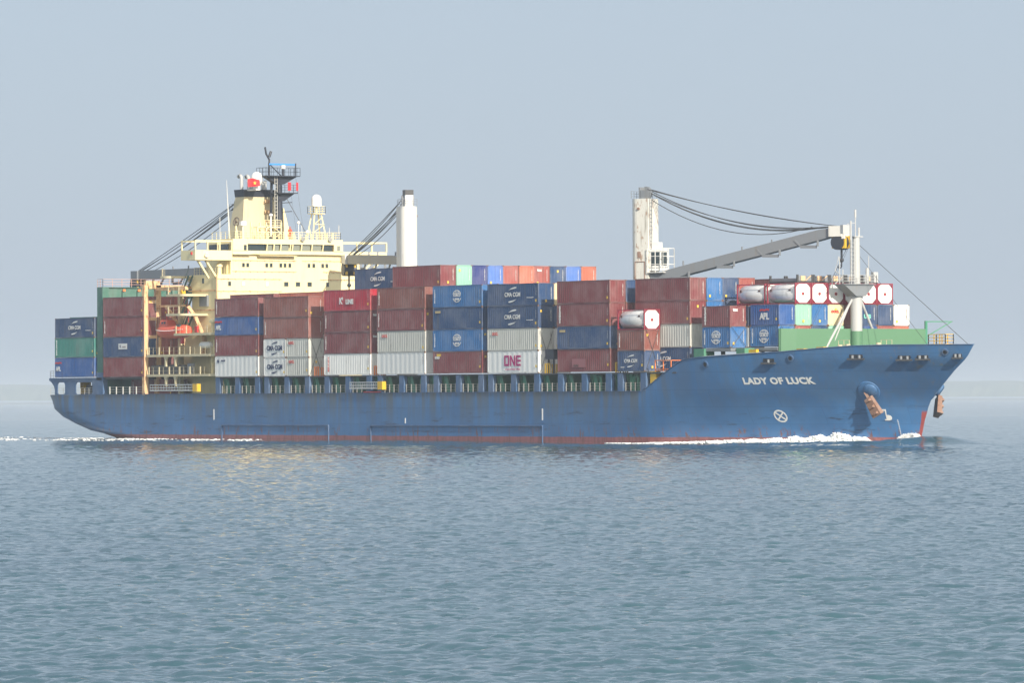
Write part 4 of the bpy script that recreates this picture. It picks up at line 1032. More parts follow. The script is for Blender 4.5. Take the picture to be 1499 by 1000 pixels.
# ------------------------------------------------------------------ superstructure
FXH = -84.0
d = MB()
d.box(-91.5, FXH, -12.0, 12.0, 6.2, 23.45)                 # lower block
d.box(-91.0, FXH, -9.9, 12.0, 23.45, 26.35)                # upper block
d.box(-97.6, -91.5, -10.5, 10.5, 6.2, 17.6)
d.prism([(-91.5, 23.45), (-92.9, 23.3), (-92.9, 22.9), (-91.5, 21.6)], 'y', -12.0, -11.6)
house = part("superstructure", d, "cream_paint", ship)
def wing(sgn):
    d = MB()
    y0, y1 = (sgn*16.0, sgn*9.9) if sgn < 0 else (sgn*8.4, sgn*16.0); y0, y1 = min(y0, y1), max(y0, y1)
    d.box(-87.6, -83.5, y0, y1, 25.45, 25.6)
    d.box(-83.62, -83.5, y0, y1, 25.6, 26.85); d.box(-87.6, -87.48, y0, y1, 25.6, 26.85)
    ye = -16.0 if sgn < 0 else 15.9; d.box(-87.48, -83.62, ye, ye+.1, 25.6, 26.85)
    ypts = np.linspace(y0+.05, y1-.05, 4)
    for y in ypts: d.box(-83.65, -83.45, y-.08, y+.08, 26.85, 28.1)
    for y in (y0+.1, y1-.1): d.box(-87.6, -87.4, y-.08, y+.08, 26.85, 28.1)
    d.box(-83.68, -83.44, y0, y1, 28.1, 28.28); d.box(-87.62, -87.4, y0, y1, 28.1, 28.28); d.box(-87.4, -83.7, ye, ye+.15, 28.1, 28.26)
    w = part("bridge_wing", d, "cream_paint", ship)
    d = MB(); yo = sgn*14.9
    for dy in (0, 1.3): d.beam((-84.2, yo-sgn*(dy-.3), 25.45), (-84.6, yo-sgn*(dy+1.7), 22.9 if sgn < 0 else 23.4), .28)
    part("strut", d, "cream_paint", w)
    if sgn < 0:
        d = MB().tube([(-83.45, -14.1, 26.35), (-83.0, -14.3, 26.1)], [.22, .34], 14); part("searchlight", d, "clean_white", w, True)
        d = MB().box(-84.6, -84.3, -16.15, -16.0, 26.2, 26.6); part("side_light", d, "red_paint", w)
wing(-1); wing(1)
# wheelhouse
d = MB(); wz0, wz1 = 26.86, 27.82
d.box(-91.0, -83.4, -9.9, 8.4, 25.6+.76, wz0); d.box(-91.0, -83.3, -9.9, 8.4, wz1, 28.55)
d.box(-91.0, -84.3, -9.7, 8.2, wz0, wz1)
d.box(-83.6, -83.3, -9.9, -7.45, wz0, wz1); d.box(-83.6, -83.3, 6.95, 8.4, wz0, wz1)
for y in (-4.25, -3.1, -1.95, -.36, 0.0, 1.5, 3.25, 5.1): d.beam((-83.5, y, wz0), (-83.25, y, wz1), .16, .16)
d.box(-84.0, -83.2, -9.9, -6.9, 26.3, 26.38); d.box(-84, -83.05, -5.6, .6, 26.12, 26.2)
wh = part("wheelhouse", d, "cream_paint", ship)
ws = [-7.4, -4.25, -3.1, -1.95, -.36, 0., 1.5, 3.25, 5.1, 6.9]
for a, b_ in zip(ws[:-1], ws[1:]):
    if b_-a < .6: continue
    d = MB().box(-83.75, -83.65, a+.1, b_-.1, wz0+.02, wz1-.02); part("window", d, "glass" if (a in (-7.4, 5.1)) else "curtain_glass", wh)
for (a, b_) in ((-8.1, -7.65),): part("window", MB().box(-83.3, -83.27, a, b_, wz0+.05, wz1-.15), "glass", wh)
part("window", MB().box(-83.3, -83.27, 7.45, 7.95, wz0+.1, wz1-.15), "curtain_glass", wh)
part("window", MB().box(-90, -84.6, -9.98, -9.9, wz0+.05, wz1-.05), "glass", wh)
# windows on the front
for y in (-7.8, -7.1, -3.95, -3.2, -1.6, -.9, -.1, 3.1, 3.9, 5.4, 6.1, 9.3, 10.0):
    d = MB(); d.box(FXH, FXH+.05, y-.28, y+.28, 24.45, 25.15); w_ = part("window_frame", d, "dull_cream_paint", house); part("pane", MB().box(FXH+.052, FXH+.07, y-.2, y+.2, 24.53, 25.07), "glass", w_)
for y, s_ in ((-10.1, .22), (-7.8, .22), (-3.9, .22), (-.7, .34), (1.25, .34), (3.2, .34), (6.2, .22)):
    d = MB(); d.box(FXH, FXH+.05, y-s_-.05, y+s_+.05, 21.75, 22.45); w_ = part("window_frame", d, "dull_cream_paint", house); part("pane", MB().box(FXH+.052, FXH+.07, y-s_, y+s_, 21.8, 22.4), "glass" if y not in (-7.8, -3.9) else "letter_white", w_)
d = MB()
for z_, y0, y1 in ((23.85, -9.6, 1.0), (25.42, -9.6, 1.0), (25.42, 2.0, 9.5), (23.85, 5.5, 11.5), (21.0, -12, -1.5), (22.75, -12, -1.5), (21.0, 5, 11.8), (22.75, 5, 11.8), (18.3, -12, 12)):
    d.box(FXH, FXH+.09, y0, y1, z_, z_+.10)
    for y in np.arange(y0+.5, y1, 1.2): d.box(FXH, FXH+.12, y, y+.1, z_-.08, z_)
part("handrail", d, "rusty_cream_paint", house)
d = MB()
for z_ in (21.05, 18.25): d.box(-92.4, FXH, -12.12, -12.02, z_, z_+.2)
part("handrail", d, "rusty_cream_paint", house)
for zz, xx in ((22.2, -88.2), (9.6, -80), (19.6, -88)):
    if xx < -84: part("side_window", MB().box(xx-.22, xx+.22, -12.08, -12.0, zz, zz+.75), "glass", house)
part("ventilation_box", MB().box(-88.8, -86.6, -12.35, -12.0, 18.9, 20.5), "crane_grey", house)
part("vertical_pipe", MB().tube([(FXH-.05, -12.1, 6.3), (FXH-.05, -12.1, 23.3)], .12, 8), "rusty_cream_paint", house)
d = MB(); d.box(FXH-.9, FXH-.75, -10.0, -9.9, 23.5, 26.2); d.ladder((FXH-1.4, -10.05, 23.5), (FXH-1.4, -10.05, 26.3), (.45, 0, 0)); d.tube([(-85.0, -11.2, 23.45), (-85, -11.2, 24.5)], .35, 12); d.sphere((-85, -11.2, 24.6), .5, 12, 6, -.2)
part("vent", d, "cream_paint", house, True)
d = MB(); d.rail([(FXH-.1, -11.9, 23.45), (FXH-7, -11.9, 23.45)], 1.05, .8, .04); part("railing", d, "dull_cream_paint", house)
# side decks between rusty frame and first stack
for z_, x0, x1 in ((9.15, -97.6, -78.6), (12.0, -97.6, -78.3), (15.0, -89.6, -78.4), (17.85, -91.8, -87.2), (20.65, -91.8, -87.0), (23.3, -93.5, -91.5)):
    d = MB(); d.box(x0, x1-1.0, -16.05, -12.0, z_-.18, z_); d.box(x0, x1-1, -16.1, -15.95, z_-.32, z_+.02)
    k = 8
    P = [(x1-1.0, -16.1)] + [(x1-1.0+math.sin(R(90*i/k))*1.2, -14.9-math.cos(R(90*i/k))*1.2) for i in range(k+1)] + [(x1+.2, -12.0), (x1-1.0, -12.0)]
    d.prism(P, 'z', z_-.32, z_+.01)
    if z_ < 13:
        for xx in (-92.3, -89.5): d.prism([(xx-.5, z_-.32), (xx+.5, z_-.32), (xx+.2, z_-.75), (xx+.2, z_-1.7), (xx-.2, z_-1.7), (xx-.2, z_-.75)], 'y', -16.0, -15.7)
    dk = part("side_deck", d, "dull_cream_paint", ship)
    d = MB(); xs = np.arange(x0+.4, x1-.8, 1.5)
    d.rail([(x0+.2, -15.98, z_), (x1-.9, -15.98, z_)], 1.05, 1.5, .018, 2)
    for x in xs[::2]: d.box(x-.07, x+.07, -16.0, -15.88, z_, z_+1.1)
    part("railing", d, "dull_cream_paint", dk)
d = MB()                                                    # fittings on the side decks
d.tube([(-80.6, -14.6, 12.0), (-80.6, -14.6, 14.0)], .12, 8); d.tube([(-81.5, -14.4, 9.15), (-81.5, -14.4, 11.6)], .18, 8); d.beam((-81.5, -14.4, 10.6), (-78.8, -14.6, 11.6), .10)
d.tube([(-79.9, -15.2, 15.0), (-79.9, -15.2, 16.4)], .25, 10); d.sphere((-79.9, -15.2, 16.55), .5, 12, 6, -.3)
part("deck_davit", d, "cream_paint", ship, True)
d = MB(); d.tube([(-83.4, -14.9, 13.3), (-81.3, -14.9, 13.3)], .48, 16); d.sphere((-83.4, -14.9, 13.3), .48); d.sphere((-81.3, -14.9, 13.3), .48); part("life_raft_canister", d, "clean_white", ship, True)
d = MB(); d.box(-97, -87.2, -15.7, -15.3, 9.2, 10.5); part("pilot_ladder_rack", d, "dark_steel", ship)
d = MB(); d.box(-86.6, -85.5, -15.6, -15, 9.2, 10.7); part("deck_box", d, "crane_grey", ship)
for x, y, z_ in ((-88.6, -15.2, 14.0), (-83.2, -15.9, 15.55)):
    d = MB(); d.box(x-.35, x+.35, y-.2, y+.1, z_-.45, z_+.45); part("lifebuoy_box", d, "red_paint", ship)
# stairs aft of the house
d = MB()
for z_ in (15.0, 17.85, 20.65):
    d.beam((-92.3, -12.6, z_), (-90.2, -12.6, z_+2.7), .12, .3); d.beam((-92.3, -13.3, z_), (-90.2, -13.3, z_+2.7), .12, .3); d.beam((-92.3, -13.3, z_+1), (-90.2, -13.3, z_+3.7), .06)
    for i in range(9): t = i/9; d.box(-92.3+2.1*t-.12, -92.3+2.1*t+.12, -13.3, -12.6, z_+2.7*t, z_+2.7*t+.05)
part("outside_stair", d, "dark_green", ship)
# rusty cream frame (boat deck portal)
d = MB()
d.box(-98.9, -98.2, -16.15, -15.5, 6.2, 22.1); d.box(-99.0, -98.3, -14.1, -13.3, 6.2, 22.1)
for z_ in (14.4, 17.0, 19.5): d.box(-98.9, -98.3, -15.35, -14.1, z_, z_+.45)
d.box(-98.9, -98.3, -15.35, 3.0, 21.6, 22.1); d.box(-98.3, -89.6, -14.2, -13.7, 21.3, 21.8); d.box(-98.3, -90.5, -13.9, -13.6, 18.9, 19.2)
part("boat_deck_frame", d, "rusty_cream_paint", ship)
d = MB(); d.box(-98.9, -98.3, -15.8, -13.5, 22.1, 22.75); part("frame_cap", d, "rusty_cream_paint", ship)
d = MB(); d.box(-93.6, -92.9, -13.2, -12.6, 6.2, 21.4); d.tube([(-93.2, -12.9, 19.7), (-93.2, -12.9, 21.6)], .3, 8); part("post", d, "dull_cream_paint", ship)
d = MB(); d.box(-92.6, -91.8, -13.6, -12.9, 20.4, 21.3); part("searchlight_box", d, "yellow_paint", ship)
# lifeboat davits
for x in (-93.9, -87.6):
    d = MB(); d.beam((x, -14.9, 18.9), (x+.15, -13.6, 17.2), .4, .45); d.beam((x+.1, -13.7, 17.3), (x+.3, -12.3, 14.2), .4, .5); d.beam((x+.3, -12.3, 14.3), (x+.3, -12.6, 12.0), .45, .5)
    dv = part("boat_davit", d, "rusty_cream_paint", ship)
    d = MB().tube([(x, -14.9, 18.8), (x, -14.8, 16.6)], .06, 6); part("fall_rope", d, "red_paint", dv)
# casing and funnel
d = MB()
def frustum(mb, b, t, z0, z1): mb.quadbox([(b[0], b[2], z0), (b[1], b[2], z0), (b[1], b[3], z0), (b[0], b[3], z0), (t[0], t[2], z1), (t[1], t[2], z1), (t[1], t[3], z1), (t[0], t[3], z1)])
frustum(d, (-94.9, -90.6, -4.2, 3.0), (-93.5, -91.0, -3.6, 2.2), 28.55, 34.9)
funnel = part("funnel", d, "dull_cream_paint", ship)
for f_ in funnel.data.polygons: pass
d = MB(); frustum(d, (-93.55, -90.95, -3.65, 2.25), (-93.65, -90.85, -3.75, 2.35), 34.9, 35.95); part("funnel_top", d, "black_paint", funnel)
d = MB()
for (x, y, h) in ((-92.9, -2.9, 2.1), (-91.7, -2.4, 2.0)):
    pts = [(x, y, 35.9), (x, y, 35.9+h-.4)] + [(x-.5*(1-math.cos(a)), y, 35.9+h-.4+.45*math.sin(a)) for a in (.5, 1.0, 1.57, 2.1, 2.6)]; d.tube(pts, .26, 10)
d.tube([(-92.4, -1.2, 35.9), (-92.4, -1.2, 37.6)], .45, 12); d.tube([(-92, .2, 35.9), (-92, .2, 37.2)], .3, 10); d.tube([(-92.6, .9, 35.9), (-92.6, .9, 37.4)], .22, 10)
part("exhaust_pipe", d, "aluminium", funnel, True)
d = MB()
for y_ in (0,):
    c0 = (-93.4, -3.98)
    for i in range(20):
        a0, a1 = 2*math.pi*i/20, 2*math.pi*(i+1)/20
        P0 = (-92.6+.8*math.cos(a0), -4.06+.0*i, 31.3+.62*math.sin(a0)); P1 = (-92.6+.8*math.cos(a1), -4.06, 31.3+.62*math.sin(a1))
        P0 = (P0[0], -4.03+.095*(P0[2]-30.3)-.0, P0[2]); P1 = (P1[0], -4.03+.095*(P1[2]-30.3), P1[2]); d.beam(P0, P1, .1, .09)
d.beam((-92.8, -3.97, 31.0), (-92.8, -3.93, 31.7), .1); d.beam((-92.8, -3.95, 31.4), (-92.3, -3.97, 31.2), .1); part("funnel_emblem", d, "letter_brown", funnel)
d = MB()
for z_ in np.arange(29.5, 34.6, 1.5): d.box(-90.95, -90.4, -.4, .6, z_, z_+.05); d.box(-90.5, -90.4, -.4, .6, z_, z_+.5)
part("funnel_ladder", d, "rusty_cream_paint", funnel)
# radar mast
MX, MY = -88.0, .5
d = MB(); d.tube([(MX, MY, 28.5), (MX, MY, 37.6)], [.58, .46], 18); d.tube([(MX-.9, MY-.9, 28.5), (MX-.9, MY-.7, 37.0)], .2, 10)
rm = part("radar_mast", d, "black_paint", ship, True)
d = MB()
for (z_, y0, y1, h) in ((35.3, MY-.9, MY+2.4, .9), (37.75, MY-2.9, MY+2.8, .35)):
    d.box(MX-1.4, MX+1.3, y0, y1, z_, z_+.12); d.prism([(y0+.3, z_), (y1-.1, z_), (MY+.6, z_-1.1), (MY-.6, z_-1.1)], 'x', MX-.5, MX+.5)
for z_ in (33.9, 32.6): d.beam((MX, MY-.5, z_), (MX+.3, MY+2.0, z_+.15), .12)
part("platform", d, "black_paint", rm)
d = MB(); z_ = 37.87
d.rail([(MX+1.3, MY-2.9, z_), (MX+1.3, MY+2.8, z_), (MX-1.4, MY+2.8, z_), (MX-1.4, MY-2.9, z_), (MX+1.3, MY-2.9, z_)], 1.15, .95, .028, 2)
for y in (-2.4, 2.1): d.tube([(MX+1.2, MY+y, z_), (MX+1.2, MY+y, z_+1.8)], .1, 6)
d.rail([(MX+1.3, MY-.5, 35.42), (MX+1.3, MY+2.4, 35.42)], 1.1, .8, .035); part("railing", d, "black_paint", rm)
d = MB(); d.tube([(MX, MY-1.6, 37.8), (MX, MY-1.6, 40.3)], .13, 8); d.tube([(MX, MY-1.6, 40.2), (MX, MY-2.1, 41.0), (MX, MY-2.3, 42.0)], .14, 8); d.tube([(MX, MY-1.6, 40.6), (MX, MY-1.3, 41.4)], .2, 8)
d.tube([(MX, MY-1.5, 39.5), (MX+.3, MY+.2, 37.9)], .08, 6); d.tube([(MX, MY+.7, 37.8), (MX, MY+.7, 38.9)], .2, 8); part("antenna_pole", d, "black_paint", rm, True)
part("radar_scanner", MB().box(MX-.15, MX+.15, MY-1.7, MY+2.75, 39.42, 39.66), "radar_blue", rm)
part("radar_gearbox", MB().tube([(MX, MY+.7, 38.9), (MX, MY+.7, 39.42)], .36, 12), "clean_white", rm, True)
d = MB(); 
for y, s_ in ((MY+.95, .5), (MY+2.25, .3)): d.box(MX+1.35, MX+1.42, y-s_/2, y+s_/2, 35.7, 36.9)
part("signal_flag", d, "flag_red", rm)
d = MB(); d.ladder((MX+.7, MY-1.1, 30), (MX+.7, MY-1.1, 37.8), (0, .4, 0)); part("ladder", d, "pale_rail", rm)
d = MB(); d.tube([(MX+.5, MY+1.0, 34.6), (-84.2, 3.0, 29.2)], .045, 5); d.tube([(MX, MY+2.8, 37.8), (-86, 3.6, 28.6)], .015, 4); d.tube([(MX, MY+2.0, 35.4), (-86, 2.4, 28.6)], .015, 4); part("stay_wires", d, "rope_steel", rm)
d = MB(); d.quadbox([(MX-.2, MY+.75, 28.5), (MX+.2, MY+.75, 28.5), (MX+.2, MY+2.0, 28.5), (MX-.2, MY+2.0, 28.5), (MX-.2, MY+.6, 33.2), (MX+.2, MY+.6, 33.2), (MX+.2, MY+.7, 33.2), (MX-.2, MY+.7, 33.2)]); part("mast_bracket", d, "cream_paint", rm)
# satellite dome at the funnel top, flag
d = MB(); d.sphere((MX-.6, MY-3.35, 37.35), .88, 20, 10, -.8, (1, 1, 1.25)); d.tube([(MX-.6, MY-3.35, 35.9), (MX-.6, MY-3.35, 36.6)], .5, 12); d.box(MX-3, MX-.2, MY-3.7, MY-3.0, 35.75, 35.9)
part("satellite_dome", d, "clean_white", ship, True)
root = bpy.data.objects.new("flag", None); COL.objects.link(root); root.location = (MX+.5, MY-4.4, 36.75)
tag(root, "red flag with a yellow star flying before the funnel top", "flag")
d = MB(); nx = 14
for i in range(nx+1):
    t = i/nx; y = 2.0*t-1.1; x = .12*math.sin(t*6.5); d.v += [(x, y, .55+.12*math.sin(t*4)), (x+.05, y, -.6+.18*t)]
for i in range(nx): d.f.append((2*i, 2*i+2, 2*i+3, 2*i+1)); d.m.append(0)
c_ = part("flag_cloth", d, "flag_red", root); c_.modifiers.new("thick", 'SOLIDIFY').thickness = .02
P = []
for i in range(10): a = math.pi/2+2*math.pi*i/10; r = .32 if i % 2 == 0 else .13; P.append((.0+r*math.cos(a), r*math.sin(a)))
d = MB().prism(P, 'x', .14, .17); part("star", d, "letter_yellow", root)
# roof equipment of the wheelhouse
d = MB(); d.rail([(-83.6, -9.5, 28.55), (-83.6, 8.2, 28.55)], 1.05, 1.4, .035); d.rail([(-83.6, 8.2, 28.55), (-90, 8.2, 28.55)], 1.05, 1.4, .035); d.rail([(-83.6, -9.5, 28.55), (-90, -9.5, 28.55)], 1.05, 1.4, .035)
part("roof_railing", d, "cream_paint", wh)
SX, SY = -84.8, 4.9
d = MB()
for a, b_ in ((-1.15, -.55), (1.15, .55)):
    for c1, c2 in ((-.9, -.4), (.9, .4)): d.beam((SX+c1, SY+a, 28.55), (SX+c2, SY+b_, 32.3), .16)
for z_, s_ in ((29.6, 1.0), (30.8, .82)): d.beam((SX+.8, SY-s_, z_), (SX+.8, SY+s_, z_), .10); d.beam((SX+.8, SY-s_, z_), (SX+.6, SY+s_*.8, z_+1.1), .08)
d.box(SX-.8, SX+.8, SY-1.0, SY+1.0, 32.3, 32.4); d.rail([(SX+.8, SY-1.0, 32.4), (SX+.8, SY+1.0, 32.4), (SX-.8, SY+1, 32.4), (SX-.8, SY-1, 32.4), (SX+.8, SY-1.0, 32.4)], 1.0, 1.0, .04); d.tube([(SX, SY, 32.4), (SX, SY, 33.5)], .16, 8)
dm = part("dome_tower", d, "cream_paint", ship)
d = MB(); d.tube([(SX, SY, 33.4), (SX, SY, 34.4)], .74, 20); d.sphere((SX, SY, 34.4), .74, 20, 7, 0); part("satellite_dome", d, "tank_white", dm, True)
d = MB()
for y, h in ((-9.4, 12), (-12.6, 0)):
    pass
d.tube([(-84.4, -11.4, 28.1), (-84.4, -11.4, 31.6)], .05, 6); d.tube([(-90, -6.6, 28.6), (-90.3, -6.9, 37.2)], [.14, .03], 6); d.tube([(-84.2, 8.3, 28.6), (-84.2, 8.3, 30.7)], .05, 6); d.tube([(-84.2, 6.7, 28.6), (-84.2, 6.7, 30.3)], .05, 6)
d.tube([(-84.1, 2.1, 28.6), (-84.3, 2.1, 30.6)], .05, 6)
part("whip_antenna", d, "pale_rail", ship)
d = MB(); d.box(-84.9, -84.3, -7.9, -7.1, 30.5, 31.1); d.tube([(-84.6, -7.5, 28.6), (-84.6, -7.5, 30.5)], .06, 6); d.sphere((-84.3, .9+.7, 31.0), .24, 10, 6); d.tube([(-84.3, 1.6, 28.6), (-84.3, 1.6, 31)], .04, 6)
d.sphere((-84.0, 2.9, 29.6), .33, 10, 6); d.sphere((-84.5, -2.9, 32.0), .28, 10, 6, -.3); d.tube([(-84.5, -2.9, 29), (-84.5, -2.9, 32)], .1, 8)
part("navigation_dome", d, "tank_white", ship, True)
d = MB()
y0, y1 = -5.2, -1.2
for y in (y0, y0+1.5, y1): d.box(-84.6, -84.4, y-.08, y+.08, 28.55, 31.0 if y > y0 else 30.3); d.box(-86.4, -86.2, y-.08, y+.08, 28.55, 31)
for z_ in (29.5, 30.3): d.box(-84.6, -84.4, y0, y1, z_, z_+.12)
d.box(-86.4, -84.4, y0, y1, 30.22, 30.3)
for a in (y0, y0+1.5, y0+2.7): d.beam((-84.45, a, 28.6), (-84.45, a+1.2, 29.5), .08); d.beam((-84.45, a+1.2, 29.5), (-84.45, a, 30.3), .08)
d.rail([(-84.5, y0+1.2, 30.3), (-84.5, y1, 30.3)], 1.0, .8, .05)
part("compass_platform", d, "cream_paint", ship)
for y in (1.0, 5.6): part("searchlight", MB().tube([(-83.3, y+.6, 28.75), (-82.8, y+.5, 28.55)], [.2, .32], 12), "aluminium", wh, True)
d = MB(); d.tube([(-84.0, .55, 28.6), (-84, .55, 29.6)], .2, 8); d.tube([(-84.1, -6.0, 28.6), (-84.1, -6.3, 30.4)], .1, 6); d.tube([(-84.2, -8.6, 28.6), (-84.2, -8.9, 30.4)], .14, 6); d.tube([(-84.1, 3.6, 28.6), (-84.1, 3.3, 30.2)], .08, 6)
for y in np.arange(-9, 8, .9): d.tube([(-84.1, y, 28.55), (-84.1, y+.1*math.sin(y*7), 28.55+.5+.5*abs(math.sin(y*3.3)))], .07+.05*abs(math.sin(y*5)), 6)
part("roof_fittings", d, "cream_paint", wh)

# lifeboat (hangs from the davits)
LB = bpy.data.objects.new("lifeboat", None); COL.objects.link(LB); LB.location = (-91.9, -14.7, 14.35)
tag(LB, "enclosed orange red lifeboat hanging from its davits beside the deckhouse", "lifeboat")
d = MB(); ns, nr = 18, 14; Lh = 4.5
for i in range(ns+1):
    t = -1+2*i/ns; w_ = 1.35*(1-abs(t)**3.2)**.6 if abs(t) < 1 else .02; w_ = max(w_, .03); kz = .25*abs(t)**3*1.6; sh = .25*t*t
    for j in range(nr+1):
        u = j/nr*math.pi          # half section from starboard gunwale around the keel to port
        y = -w_*math.cos(u); zz = .95+sh - (.95+sh-kz)*math.sin(u)**.8
        d.v.append((t*Lh, y, zz))
for i in range(ns):
    for j in range(nr): o = i*(nr+1)+j; d.f.append((o, o+1, o+nr+2, o+nr+1)); d.m.append(0)
part("hull", d, "lifeboat_orange", LB, True)
d = MB()
for i in range(ns+1):
    t = -1+2*i/ns; w_ = max(1.32*(1-abs(t)**3.2)**.6 if abs(t) < 1 else 0, .03); sh = .25*t*t; hh = max(.02, (1-abs(t)**4)**.5*(.95 if t > -.2 else .95))
    for j in range(nr+1):
        u = j/nr*math.pi; y = -w_*math.cos(u); zz = .95+sh+hh*math.sin(u)**.7; d.v.append((t*Lh*.985, y*.97, zz))
for i in range(ns):
    for j in range(nr): o = i*(nr+1)+j; d.f.append((o, o+nr+1, o+nr+2, o+1)); d.m.append(0)
part("canopy", d, "lifeboat_orange", LB, True)
d = MB(); frustum(d, (-3.3, -.6, -.75, .75), (-2.9, -1.1, -.6, .6), 1.75, 2.65); tw = part("steering_tower", d, "lifeboat_orange", LB)
d = MB(); d.box(-2.5, -2.1, -.74, -.62, 2.1, 2.4); d.box(-1.8, -1.4, -.74, -.62, 2.1, 2.4); part("window", d, "glass", tw)
d = MB(); d.box(2.2, 3.1, -.95, -.6, 1.65, 1.95); part("hatch", d, "glass", LB)
d = MB()
for i in range(-14, 15): x = i*.27; d.box(x-.07, x+.07, -1.42*(1-abs(x/4.5)**3.2)**.6-.02, -1.42*(1-abs(x/4.5)**3.2)**.6+.04, 1.02+.25*(x/4.5)**2, 1.12+.25*(x/4.5)**2)
part("grab_line", d, "letter_white", LB)

# seaman in orange coveralls on the wheelhouse roof
def skin_body():
    J = {0: (0, 0, .95), 1: (0, 0, 1.2), 2: (0, 0, 1.45), 3: (0, 0, 1.55), 4: (0, -.11, .88), 5: (.03, -.13, .48), 6: (-.02, -.14, .06), 7: (.14, -.15, .04), 8: (0, .11, .88), 9: (-.02, .14, .48), 10: (-.05, .16, .06), 11: (.12, .17, .04),
         12: (0, -.20, 1.42), 13: (.02, -.30, 1.14), 14: (.16, -.30, .92), 15: (0, .20, 1.42), 16: (.0, .31, 1.15), 17: (.18, .28, .98)}
    E = [(0, 1), (1, 2), (2, 3), (0, 4), (4, 5), (5, 6), (6, 7), (0, 8), (8, 9), (9, 10), (10, 11), (2, 12), (12, 13), (13, 14), (2, 15), (15, 16), (16, 17)]
    rad = [.15, .15, .13, .065, .11, .075, .055, .05, .11, .075, .055, .05, .075, .055, .04, .075, .055, .04]
    me = bpy.data.meshes.new("body"); me.from_pydata([J[i] for i in range(18)], E, [])
    o = bpy.data.objects.new("body", me); COL.objects.link(o); sk = o.modifiers.new("s", 'SKIN'); sub = o.modifiers.new("d", 'SUBSURF'); sub.levels = 2
    for i, v in enumerate(me.skin_vertices[0].data): v.radius = (rad[i], rad[i]); v.use_root = (i == 0)
    dg = bpy.context.evaluated_depsgraph_get(); dg.update(); me2 = bpy.data.meshes.new_from_object(o.evaluated_get(dg)); bpy.data.objects.remove(o)
    me2.materials.clear(); me2.materials.append(MATS["coverall"]); return me2
PR = bpy.data.objects.new("person", None); COL.objects.link(PR); PR.location = (-83.95, -.05+.0, 28.56)
tag(PR, "person in orange red coveralls standing on the wheelhouse roof by the black mast", "person")
link("body", skin_body(), PR)
d = MB(); d.sphere((.02, 0, 1.66), .105, 14, 10, -1, (1, .85, 1.15)); d.sphere((.125, 0, 1.65), .022, 6, 4); part("head", d, "skin", PR, True)
d = MB(); d.sphere((0, 0, 1.70), .125, 14, 6, 0.0, (1.05, .95, .9)); part("helmet", d, "coverall", PR, True)
d = MB()
for (x, y, z_, s_) in ((.20, -.30, .86, 1), (.22, .28, .92, 1)):
    d.sphere((x, y, z_), .045, 8, 6, -1, (.6, .9, 1.1))
    for k in range(4): d.tube([(x+.01, y-.03+.02*k, z_-.03), (x+.04, y-.03+.02*k, z_-.09)], .009, 5)
    d.tube([(x, y-.04, z_+.01), (x+.04, y-.05, z_-.03)], .011, 5)
part("hands", d, "skin", PR, True)

# ------------------------------------------------------------------ sea
def ocean_tile(Lm, n_, lo, hi, rms, seed, wdir):
    rs = np.random.RandomState(seed); k1 = np.fft.fftfreq(n_, Lm/n_)*2*np.pi; kx, ky = np.meshgrid(k1, k1, indexing='ij')
    k = np.hypot(kx, ky); k[0, 0] = 1e9; lam = 2*np.pi/k
    cosw = (kx*wdir[0]+ky*wdir[1])/k
    P = k**-4.0 * (np.abs(cosw)**2*.85+.15) * np.exp(-(lam/hi)**4) * np.exp(-(lo/lam)**6)
    P[0, 0] = 0
    h = np.fft.ifft2((rs.randn(n_, n_)+1j*rs.randn(n_, n_))*np.sqrt(P)).real; s = rms/h.std(); 
    H = np.fft.fft2(h*s); dx = np.fft.ifft2(1j*kx/k*H).real; dy = np.fft.ifft2(1j*ky/k*H).real
    return h*s, -dx, -dy
def sample(tile, Lm, X, Y):
    n_ = tile[0].shape[0]; u = (X/Lm*n_) % n_; v = (Y/Lm*n_) % n_
    i = np.floor(u).astype(int) % n_; j = np.floor(v).astype(int) % n_; fu = u-np.floor(u); fv = v-np.floor(v); i2 = (i+1) % n_; j2 = (j+1) % n_
    return [t[i, j]*(1-fu)*(1-fv)+t[i2, j]*fu*(1-fv)+t[i, j2]*(1-fu)*fv+t[i2, j2]*fu*fv for t in tile]
wd = (-.86, .5)
bands = [(ocean_tile(310, 1024, 5, 12, .020, 9, (-.8, .6)), 310, 5), (ocean_tile(170, 1024, .9, 2.6, .025, 1, wd), 170, 1.1), (ocean_tile(47, 1024, .30, .95, .0215, 2, (-.95, .2)), 47, .5), (ocean_tile(17, 512, .14, .4, .005, 3, (-.7, .7)), 17, .2)]
GA = .0011
vs = [96.0]
while vs[-1] < 1700: vs.append(vs[-1] + max(.11, vs[-1]*GA))
vs = np.array(vs + list(np.geomspace(1730, 16500, 60)))
ang = np.arange(-.13, .1301, .0007)
V, A = np.meshgrid(vs, ang, indexing='ij')
rt = Vector((math.cos(TH), math.sin(TH), 0))
X = CAM.x + view.x*V + rt.x*V*A; Y = CAM.y + view.y*V + rt.y*V*A
Zs = np.zeros_like(X); DX = np.zeros_like(X); DY = np.zeros_like(X)
# calmer water along the ship's side
near = np.clip(1-np.abs(np.clip(-Y-16.5, 0, 99))/22., 0, 1)*((X > -128) & (X < 90))
calm = 1-.12*near
for tile, Lm, lo in bands:
    w_ = np.clip((lo*2.2/(V*GA) - .6)/1.0, 0, 1) if lo < 3 else np.clip((lo*6/(V*GA)-1)/2, 0, 1)
    h, dx, dy = sample(tile, Lm, X, Y); Zs += h*w_*calm; DX += dx*w_*.9*calm; DY += dy*w_*.9*calm
